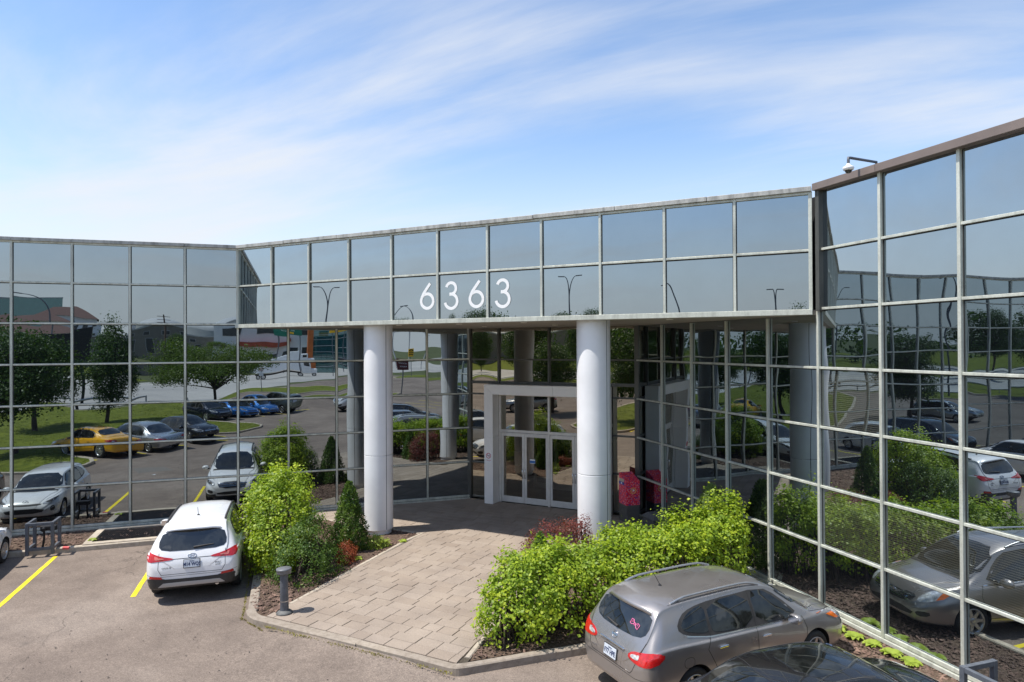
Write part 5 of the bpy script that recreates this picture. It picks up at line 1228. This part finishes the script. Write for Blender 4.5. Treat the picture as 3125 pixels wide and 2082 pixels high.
for i, (x, y, k) in enumerate(((62, -104, .9), (101, -137, 1.1), (120, -150, 1.0))): again((maple, loc, maple)[i], (x, y, 0), k, i*2.1, ('small tree beside the low grey warehouse', 'spreading tree in front of the white factory', 'tree at the far corner of the warehouse')[i], 'trees across the road')
rg = np.random.default_rng(77); bl = []
for i in range(70):
    x = rg.uniform(-190, 60); bl.append((x, -150-rg.uniform(0, 12)+(.12*(x+60) if x < -60 else 0), rg.uniform(2, 5.5), 5, 4, rg.uniform(3, 5.5)))
for i in range(26): x = rg.uniform(150, 330); bl.append((x, -60+rg.uniform(-20, 20)+(x-150)*.1, rg.uniform(2, 4), 6, 5, rg.uniform(3, 5)))
P, D = blob_points(bl, 26000, rg, depth=.2, clump=10, jit=.5)
tl_ = stuff(obj('tree_line', quads_mesh('tree_line', P, D+rg.normal(0, .6, P.shape), .85*rg.uniform(.6, 1.3, len(P)), .7, rg), M['leaf_tree'])); tl_['label'] = 'far belt of trees on the horizon'; tl_['category'] = 'woods'

# ================================================================== STREET FURNITURE BY THE ENTRANCE
bo = empty('bollard_light', (-1.30, -10.40, .146), 0); tag(bo, 'dark grey bollard lamp with wide flat cap on the kerb corner', 'bollard')
MB().lathe([(.0, .0), (.165, .0), (.165, .02), (.13, .05), (.095, .065), (.088, .07)], 28).build('base', simple('bollard_base', (.12, .12, .115), .7, .2, .3, 12), bo)
MB().lathe([(.086, .06), (.082, .25), (.084, .255), (.08, .62), (.078, .80)], 28).build('post', M['steel'], bo)
MB().lathe([(.078, .79), (.14, .80), (.145, .83), (.145, .86), (.152, .865), (.152, .895), (.14, .905), (.0, .915)], 28).build('cap', simple('bollard_cap', (.16, .165, .175), .5, .3, .2, 9), bo)
MB().lathe([(.0835, .245), (.0845, .252), (.0835, .259)], 28).build('seam_ring', M['chrome'], bo); bo.rotation_euler = (R(-1.2), R(-2.2), 0)
# mailbox
mk = empty('mailbox', (2.94, -.56, .15), R(-45)); tag(mk, 'red patterned street letter box on grey base against the right wall', 'mailbox')
def mk_mail():
    m, t, o = newmat('mailbox_wrap'); b = bsdf(t, o, (.6, .03, .05), .35, 0, .5, .3)
    c = N('ShaderNodeTexCoord', t); v1 = N('ShaderNodeTexVoronoi', t); v1.inputs['Scale'].default_value = 38; v1.inputs['Randomness'].default_value = 1; t.links.new(c.outputs['Object'], v1.inputs['Vector'])
    sp = N('ShaderNodeSeparateColor', t); t.links.new(v1.outputs['Color'], sp.inputs[0])
    base = ramp(t, sp.outputs[0], [(0, (.85, .02, .05)), (.45, (.9, .03, .07)), (.62, (.95, .30, .36)), (.85, (.70, .012, .05))]); r2 = noise(t, 60, 4); base = mixc(t, .45, base, ramp(t, r2, [(.4, (.85, .8, .8)), (.6, (1.3, 1.4, 1.4))]), 'MULTIPLY')
    blue = N('ShaderNodeMapRange', t); blue.inputs['From Min'].default_value = .90; blue.inputs['From Max'].default_value = .91; t.links.new(sp.outputs[1], blue.inputs['Value'])
    t.links.new(mixc(t, blue.outputs[0], base, (.10, .05, .35)), b.inputs['Base Color']); return m
mm_ = mk_mail()
bs = MB(); bs.bbox((0, 0, .27), (.48, .44, .54), .01)
for i in range(11): bs.box((-.20+i*.04, -.223, .27), (.014, .01, .50)); bs.box((.243, -.18+i*.036, .27), (.01, .012, .50))
bs.build('base', simple('mailbox_base', (.13, .12, .11), .7, 0, .15, 12), mk)
mb = MB(); pr = [(-.25, .53), (.25, .53), (.25, 1.27), (-.25, 1.47)]   # x,z: top slopes down to the right
mb.add([(x, -.23, z) for x, z in pr]+[(x, .23, z) for x, z in pr], [(0, 1, 2, 3), (7, 6, 5, 4), (1, 5, 6, 2), (0, 3, 7, 4), (3, 2, 6, 7), (0, 4, 5, 1)]); bx_ = mb.mesh('box'); bmx = bmesh.new(); bmx.from_mesh(bx_); bmesh.ops.bevel(bmx, geom=list(bmx.edges), offset=.012, segments=2, affect='EDGES'); bmx.to_mesh(bx_); bmx.free()
boxo = obj('box', bx_, mm_, mk)
MB().box((-.05, -.235, 1.27), (.30, .02, .085)).build('letter_slot', simple('slot_beige', (.62, .54, .40), .5), mk); MB().box((-.05, -.234, 1.175), (.34, .008, .08)).build('blue_band', simple('band_blue', (.05, .08, .36), .4, 0, .2, 40), mk); MB().box((-.05, -.239, 1.175), (.07, .004, .06)).build('band_mark', M['white'], mk)
ring = MB(); ring.tube([(.256, .085*math.cos(R(a)), .98+.085*math.sin(R(a))) for a in range(0, 361, 15)], .011, 6).build('emblem_ring', simple('emblem_orange', (.9, .5, .12), .4), mk)
MB().add([(.258, -.06, 1.02), (.258, -.005, .98), (.258, -.06, .94), (.258, .05, .98), (.258, .02, 1.02)], [(2, 3, 0, 1), (0, 3, 4)]).build('emblem_wing', M['white'], mk)
for i, (x, y, w_, h_, lb) in enumerate(((4.05, -1.62, .62, .55, 'large dark grey litter bin between the letter box and the juniper'), (4.62, -2.15, .5, .5, 'dark low bin beside the juniper shrub'))):
    t_ = empty('litter_bin', (x, y, .15), R(-45)); tag(t_, lb, 'bin'); MB().bbox((0, 0, h_*.45), (w_, w_*.9, h_*.9), .03).build('bin_body', simple('bin_stone', (.075, .075, .075), .85, 0, .25, 20), t_)
    mb = MB(); w2 = w_*.54; mb.add([(-w2, -w2*.9, h_*.9), (w2, -w2*.9, h_*.9), (w2, w2*.9, h_*.9), (-w2, w2*.9, h_*.9), (-w2*.55, -w2*.5, h_*1.12), (w2*.55, -w2*.5, h_*1.12), (w2*.55, w2*.5, h_*1.12), (-w2*.55, w2*.5, h_*1.12)], [(0, 1, 5, 4), (1, 2, 6, 5), (2, 3, 7, 6), (3, 0, 4, 7), (4, 5, 6, 7), (3, 2, 1, 0)]); mb.build('bin_lid', simple('bin_lid', (.11, .11, .11), .8, 0, .2, 12), t_)
# metal guards against the walls
def guard(base, rz, label, w_=.62, d_=.62, h_=.86):
    g = empty('pipe_guard', base, rz); tag(g, label, 'guard frame', 'pipe guards along the walls'); t_ = .075
    for x, y in ((-w_/2, -d_/2), (w_/2, -d_/2), (-w_/2, d_/2), (w_/2, d_/2)): MB().bbox((x, y, h_/2), (t_, t_, h_), .006).build('post', M['steel'], g)
    for z in (h_-.04, .16):
        MB().bbox((0, -d_/2, z), (w_-t_, t_*.9, .075), .006).build('rail', M['steel'], g)
        for x in (-w_/2, w_/2): MB().bbox((x, 0, z), (t_*.9, d_-t_, .075), .006).build('rail', M['steel'], g)
    return g
guard((-10.42, -10.08, .06), R(45), 'blue-grey steel pipe guard in front of the left wall, right of the hatchback', .58, .55, .86); guard((10.82, -8.92, .06), R(-45), 'blue-grey steel pipe guard at the right wall, cut by the bottom edge', .62, .6, .86)
vl = empty('fire_connection', (-10.68, -9.80, .06), R(45)); tag(vl, 'black twin fire hose connection standing behind the left pipe guard', 'hydrant'); MB().bbox((0, 0, .55), (.40, .14, .14), .03).build('manifold', M['black_metal'], vl)
for x in (-.12, .10): MB().tube([(x, 0, .5), (x, 0, .25), (x*1.4, .02, -.02)], .028, 8).build('pipe', M['black_metal'], vl)
for x in (-.1, .1): MB().tube([(x, -.06, .55), (x, -.16, .53)], .05, 12).build('outlet', M['black_metal'], vl)
# ventilation grate in its concrete frame
def offc(c, d): x, y = offL(c, d); return Vector((x, y, 0))
va = empty('ventilation_grate', offc(-12.35, 1.0)+Vector((0, 0, .09)), R(45)); tag(va, 'dark ventilation grate in a pale concrete frame at the foot of the left wall', 'grate')
for c, d in (((0, -.80, .0), (2.5, .2, .16)), ((0, .72, .0), (2.5, .14, .16)), ((-1.17, -.05, .0), (.2, 1.34, .16)), ((1.17, -.05, .0), (.2, 1.34, .16))): MB().bbox(c, d, .012).build('concrete_rim', M['concrete'], va)
for i in range(41): MB().box((-1.04+i*.052, -.02, .03), (.012, 1.33, .05)).build('grate_bar', M['black_metal'], va)
MB().box((0, -.02, -.03), (2.14, 1.33, .02)).build('shaft', M['dark'], va)
t_ = MB().bbox((0, 0, .03), (.16, .09, .06), .012).build('crushed_carton', simple('carton_red', (.65, .12, .12), .6, 0, .3, 30)); t_.location = (-10.02, -9.73, .10); t_.rotation_euler = (.1, .1, .7); tag(t_, 'small red and white crushed carton beside the left pipe guard', 'litter')
lt = MB().add([(0, 0, .006), (.14, .02, .012), (.17, .09, .03), (.06, .12, .008), (-.03, .07, .02)], [(0, 1, 2, 3, 4)]).build('paper_scrap', M['white']); lt.location = (-5.2, -14.45, 0); tag(lt, 'white scrap of paper lying on the asphalt at the lower left', 'litter')

# ================================================================== WORLD BEHIND THE CAMERA (mirrored in the glass)
def lamp(base, hgt, rz, label, double=False, reach=2.6):
    l_ = empty('street_lamp', base, rz); tag(l_, label, 'street lamp', 'street lamps across the car park')
    for s_ in ((1, -1) if double else (1,)):
        zs = hgt*.78; P = [(0, 0, zs-.3), (0, 0, zs)]+[(s_*reach*(1-math.cos(a*math.pi/16)), 0, zs+(hgt-zs)*math.sin(a*math.pi/16)) for a in range(1, 9)]; MB().tube(P, [.075]*2+[.07-.004*i for i in range(8)], 8).build('arm', M['pole'], l_)
        e_ = P[-1]; MB().bbox((e_[0]+s_*.35, 0, e_[2]), (.8, .3, .12), .04).build('lamp_head', M['pole'], l_)
    MB().tube([(0, 0, 0), (0, 0, hgt*.79)], [.13, .08], 10).build('pole', M['pole'], l_); return l_
lamp((16.6, -62.2, 0), 11, R(215), 'curved street lamp reflected in the left wall in front of the hotel'); lamp((-45, -49.5, 0), 12.5, R(150), 'twin-arm street lamp reflected left of the house number', True, 1.0)
lamp((-36, -54, 0), 10.4, R(200), 'curved street lamp reflected next to the first digit'); lamp((-38.6, -53, 0), 10.2, R(20), 'thin curved lamp left of the one by the first digit'); lamp((-19, -61, 0), 13.4, R(160), 'twin-arm street lamp reflected right of the house number', True, .75)
lamp((-7.4, -63.8, 0), 12.3, R(150), 'slanting lamp pole reflected in the last but one upper pane', False, 1.0); lamp((2.3, -65, 0), 10.9, R(170), 'short lamp pole reflected in the last upper pane', True, .25)
WIN = simple('far_window', (.03, .04, .045), .15); WALLG = simple('wall_greybrown', (.19, .175, .155), .9, 0, .12, .6); WALLW = simple('wall_white', (.66, .67, .68), .8, 0, .05, .5); WALLC = simple('wall_cream', (.55, .49, .42), .85, 0, .08, .7); TILE = simple('roof_tile', (.10, .055, .045), .85, 0, .2, 2); TEAL = mk_glass('teal_curtain_glass', .25, (.6, .85, .85), (.02, .09, .10))
FRAME = simple('far_frame', (.42, .42, .42), .6)
def building(name, label, c, rz, w_, d_, h_, mat, rows=(), roof=None, cat='building', parapet=True):
    b_ = empty(name, (c[0], c[1], 0), R(rz)); tag(b_, label, cat); MB().box((0, d_/2, h_/2), (w_, d_, h_)).build('wall', mat, b_)
    if parapet: MB().box((0, d_/2, h_+.15), (w_+.3, d_+.3, .35)).build('roof_edge', FRAME, b_)
    for z, ww, hh, n, x0, x1 in rows:
        for i in range(n):
            x = x0+(x1-x0)*(i+.5)/n; f_ = MB().box((x, -.04, z), (ww+.2, .1, hh+.2)).build('window', FRAME, b_); MB().box((x, -.1, z), (ww, .03, hh)).build('pane', WIN, f_)
    return b_
wh = building('warehouse', 'long low grey-brown warehouse with small square windows across the road', (102, -160.5), 217, 64, 30, 8.0, WALLG, ((3.6, 1.4, 2.2, 14, -30, 28), (6.3, 1.5, 1.1, 5, -8, 12)))
for i, x in enumerate((-14, 4, 12)): MB().box((x, 8, 8.9), (3+i*.5, 2.2, 1.5)).build('rooftop_unit', FRAME, wh)
MB().box((-19, 7, 8.7), (2.4, 1.6, 1.0)).build('yellow_rooftop_unit', M['yellow_line'], wh)
building('factory', 'white factory with rust-red awning and dark windows across the road', (109, -127), 225, 30, 24, 11.5, WALLW, ((9.2, 6, 1.8, 3, -14, 14), (3.4, 2.4, 2.2, 5, -10, 9)))
aw = MB().box((0, 0, 0), (11, .8, .9)).build('awning', simple('awning_rust', (.34, .07, .035), .7, 0, .15, 1)); aw.parent = bpy.data.objects['factory']; aw.location = (2, -.5, 6.4)
gp = building('glass_pavilion', 'dark glass pavilion with a rust-orange end wall across the road', (106, -104), 225, 9, 20, 10.6, TEAL); MB().box((5.2, 4, 5.3), (1.4, 9, 10.6)).build('end_wall', simple('corten', (.42, .12, .03), .8, 0, .2, .8), gp)
for i in range(6): MB().box((0, -.06, 1.6+i*1.6), (8.8, .12, .12)).build('glazing_bar', FRAME, gp)
gt = building('glass_office', 'tall teal glass office block at the far left of the reflection', (100, -246), 207, 36, 22, 22, TEAL)
ht = building('hotel', 'white hotel with red-brown tiled roof far behind the street lamp', (101, -209), 211, 17, 14, 14.5, WALLW, ((11.8, 1.0, 1.5, 7, -7.5, 7.5), (8.6, 1.0, 1.5, 7, -7.5, 7.5), (5.4, 1.0, 1.5, 7, -7.5, 7.5)), parapet=False)
MB().add([(-9, -.8, 14.4), (9, -.8, 14.4), (9, 14.8, 14.4), (-9, 14.8, 14.4), (-4, 7, 17.6), (4, 7, 17.6)], [(0, 1, 5, 4), (2, 3, 4, 5), (1, 2, 5), (3, 0, 4), (3, 2, 1, 0)]).build('roof', TILE, ht)
cr_ = building('cream_house', 'cream building with low brown roofs in front of the teal glass block', (77, -187), 210, 22, 12, 11.2, WALLC, ((8.6, 1.2, 1.6, 5, -9, 9), (5, 1.2, 1.6, 5, -9, 9)), parapet=False); MB().add([(-12, -1, 11.1), (12, -1, 11.1), (12, 13, 11.1), (-12, 13, 11.1), (-7, 6, 13.6), (7, 6, 13.6)], [(0, 1, 5, 4), (2, 3, 4, 5), (1, 2, 5), (3, 0, 4), (3, 2, 1, 0)]).build('roof', TILE, cr_)
for i, (x, y, r_, lb) in enumerate(((152, -236, 10, 'smaller pale storage dome far behind the warehouse'), (168, -223, 13, 'larger pale storage dome far behind the warehouse'))):
    d_ = MB(); d_.lathe([(r_*math.cos(R(a)), r_*.42*math.sin(R(a))+11.5) for a in range(0, 91, 9)]+[(0, 11.5+r_*.42)], 28); d_.lathe([(r_, 0), (r_, 11.5)], 28); tag(d_.build('storage_dome', simple('dome_membrane', (.42, .43, .43), .6, 0, .05, .4), None, (x, y, 0)), lb, 'dome', 'storage domes')
bb = empty('billboard', (11.7, -50.7, 0), R(215)); tag(bb, 'black billboard seen from behind between the reflected trees', 'billboard'); MB().bbox((0, 0, 5.7), (3.9, .5, 3.0), .03).build('panel', M['black_metal'], bb)
for x in (-1.2, 1.2): MB().tube([(x, .1, 0), (x, .1, 4.3)], .14, 10).build('post', M['black_metal'], bb)
up_ = empty('utility_pole', (59.6, -104.6, 0), R(30)); tag(up_, 'wooden utility pole with cross-arms in front of the warehouse', 'utility pole'); MB().tube([(0, 0, 0), (0, 0, 11.4)], [.2, .12], 9).build('pole', M['bark'], up_)
for z in (10.9, 10.0, 9.2): MB().box((0, .15, z), (2.3, .12, .12)).build('cross_arm', M['bark'], up_)
def sign_board(name, label, c, rz, w_, h_, z, mat, posts, txts=(), tm=None, cat='road sign', th=.12):
    g = empty(name, (c[0], c[1], 0), R(rz)); tag(g, label, cat); pn = MB().bbox((0, 0, z), (w_, th, h_), .02).build('panel', mat, g)
    for x, r_, top in posts: MB().tube([(x, .2, 0), (x, .2, top)], r_, 8).build('post', M['pole'], g)
    for s_, sz, x, zz in txts:
        to = obj('lettering', text_mesh(s_, sz, 'lettering', .01), tm or M['white'], pn); to.location = (x, -th/2-.012, zz); to.rotation_euler = (R(90), 0, 0)
    return g
SG = simple('sign_green', (.005, .16, .10), .5); SY = simple('sign_yellow', (.85, .48, .01), .5)
gs = sign_board('highway_sign', 'green overhead highway sign with white lettering, mirrored above the truck', (91.3, -103.6), 225, 5.0, 2.5, 8.9, SG, ((-2.0, .12, 10), (2.0, .12, 10)), (('Aut. Côte-de-Liesse', .52, 0, 9.6), ('Boul. Marcel', .46, .2, 8.9)))
MB().box((-.2, -.075, 8.15), (.9, .03, .5)).build('exit_tab', SY, gs)
ys_ = sign_board('exit_sign', 'yellow exit sign with black arrow under a green strip, mirrored beside the left column', (83.8, -82.5), 225, 3.0, 1.4, 8.6, SY, ((-.9, .1, 8), (.6, .1, 8)), (('SORTIE', .4, .3, 8.6),), M['black_metal']); MB().box((0, 0, 9.6), (2.9, .12, .5)).build('green_strip', SG, ys_)
MB().add([(-1.3, -.075, 8.7), (-1.0, -.075, 8.95), (-1.0, -.075, 8.78), (-.7, -.075, 8.78), (-.7, -.075, 8.62), (-1.0, -.075, 8.62), (-1.0, -.075, 8.45)], [(6, 5, 4, 3, 2, 1, 0)]).build('arrow', M['black_metal'], ys_)
cv = sign_board('chevron_sign', 'small yellow and black chevron sign by the road, mirrored right of the left column', (68.8, -53.6), 218, .9, 1.5, 4.9, SY, ((0, .05, 4.2),))
for i in range(3): MB().add([(-.42, -.07, 4.35+i*.42), (0, -.07, 4.55+i*.42), (.42, -.07, 4.35+i*.42), (.42, -.07, 4.53+i*.42), (0, -.07, 4.73+i*.42), (-.42, -.07, 4.53+i*.42)], [(0, 1, 4, 5), (1, 2, 3, 4)]).build('chevron', M['black_metal'], cv)
sign_board('tenant_sign', 'black and dark red tenant sign on a post at the grass island', (34.2, -30.2), 218, 1.25, 1.3, 3.75, simple('tenant_red', (.09, .015, .018), .5), ((0, .07, 3.2),), (('AUTOBUS', .2, 0, 4.1), ('LOCATION', .17, 0, 3.75), ('BUREAUX', .17, 0, 3.45)), cat='sign')
for i, (x, y) in enumerate(((32.3, -49.3),)):
    npk = sign_board('no_parking_sign', 'pair of small white no-parking discs on a post at the road edge', (x, y), 220, .5, .5, 3.5, M['white'], ((0, .04, 3.8),)); MB().box((0, 0, 2.9), (.5, .08, .4)).build('lower_plate', M['white'], npk); MB().tube([(.18*math.cos(R(a)), -.07, 3.5+.18*math.sin(R(a))) for a in range(0, 361, 20)], .025, 6).build('red_ring', red, npk)
# white lorry
tk = empty('white_lorry', (76.6, -90.2, 0), R(44)); tag(tk, 'white articulated lorry standing on the road, mirrored left of the column', 'truck')
MB().bbox((-2.2, 0, 2.65), (9.6, 2.5, 2.75), .05).build('trailer', M['white'], tk); MB().bbox((3.75, 0, 2.05), (1.7, 2.35, 2.5), .25).build('cab', P_WHITE, tk); MB().bbox((5.2, 0, 1.35), (1.5, 2.0, 1.2), .25).build('bonnet', P_WHITE, tk)
MB().box((4.615, 0, 2.65), (.02, 1.9, .8)).build('windscreen', M['carglass'], tk)
for s_ in (-1, 1): MB().box((3.9, s_*1.181, 2.6), (.9, .02, .7)).build('side_window', M['carglass'], tk)
MB().bbox((-2, 0, .95), (9.4, 1.0, .3), .03).build('chassis', M['plastic'], tk)
for x in (-6, -4.9, 2.6, 5.3):
    for s_ in (-1, 1):
        w_ = obj('wheel', wheel_meshes(.48, 6)[0], M['rubber'], tk, (x, s_*1.1, .48)); obj('rim', wheel_meshes(.48, 6)[1], M['rim'], w_); w_.rotation_euler = (0, 0, 0 if s_ > 0 else math.pi)
gantry = empty('gantry', (116.5, -90, 0), R(228)); tag(gantry, 'pale steel lattice gantry over the road, mirrored right of the left column', 'gantry')
for x in (-5, -1.5, 2, 5): MB().tube([(x, 0, 0), (x, 0, 9.4)], .13, 8).build('leg', FRAME, gantry)
for i in range(10): MB().tube([(-6+i*1.2, 0, 8.6 if i % 2 else 9.9), (-4.8+i*1.2, 0, 9.9 if i % 2 else 8.6)], .06, 6).build('lattice_bar', FRAME, gantry)
for z in (8.6, 9.9): MB().tube([(-6.2, 0, z), (6.2, 0, z)], .08, 6).build('chord', FRAME, gantry)
building('grey_depot', 'long grey depot beyond the bank, mirrored in the lobby glass', (-66, -138), 158, 60, 20, 8.5, WALLG, ((5.4, 1.6, 1.4, 12, -28, 28),))
# guard rail along the road
gr_ = empty('guard_rail', (0, 0, 0)); tag(gr_, 'galvanised guard rail along the near edge of the road', 'guard rail')
PTS = dens([(-60, -73.5), (-45, -72.5), (8, -50.3), (22, -48.2)], 2.0)
for x, y in PTS[::2]: MB().box((x, y, .35), (.1, .1, .75)).build('post', FRAME, gr_)
for (x, y), (x2, y2) in zip(PTS[::4], PTS[4::4]): MB().tube([(x, y, .62), (x2, y2, .62)], .11, 6).build('rail', FRAME, gr_)
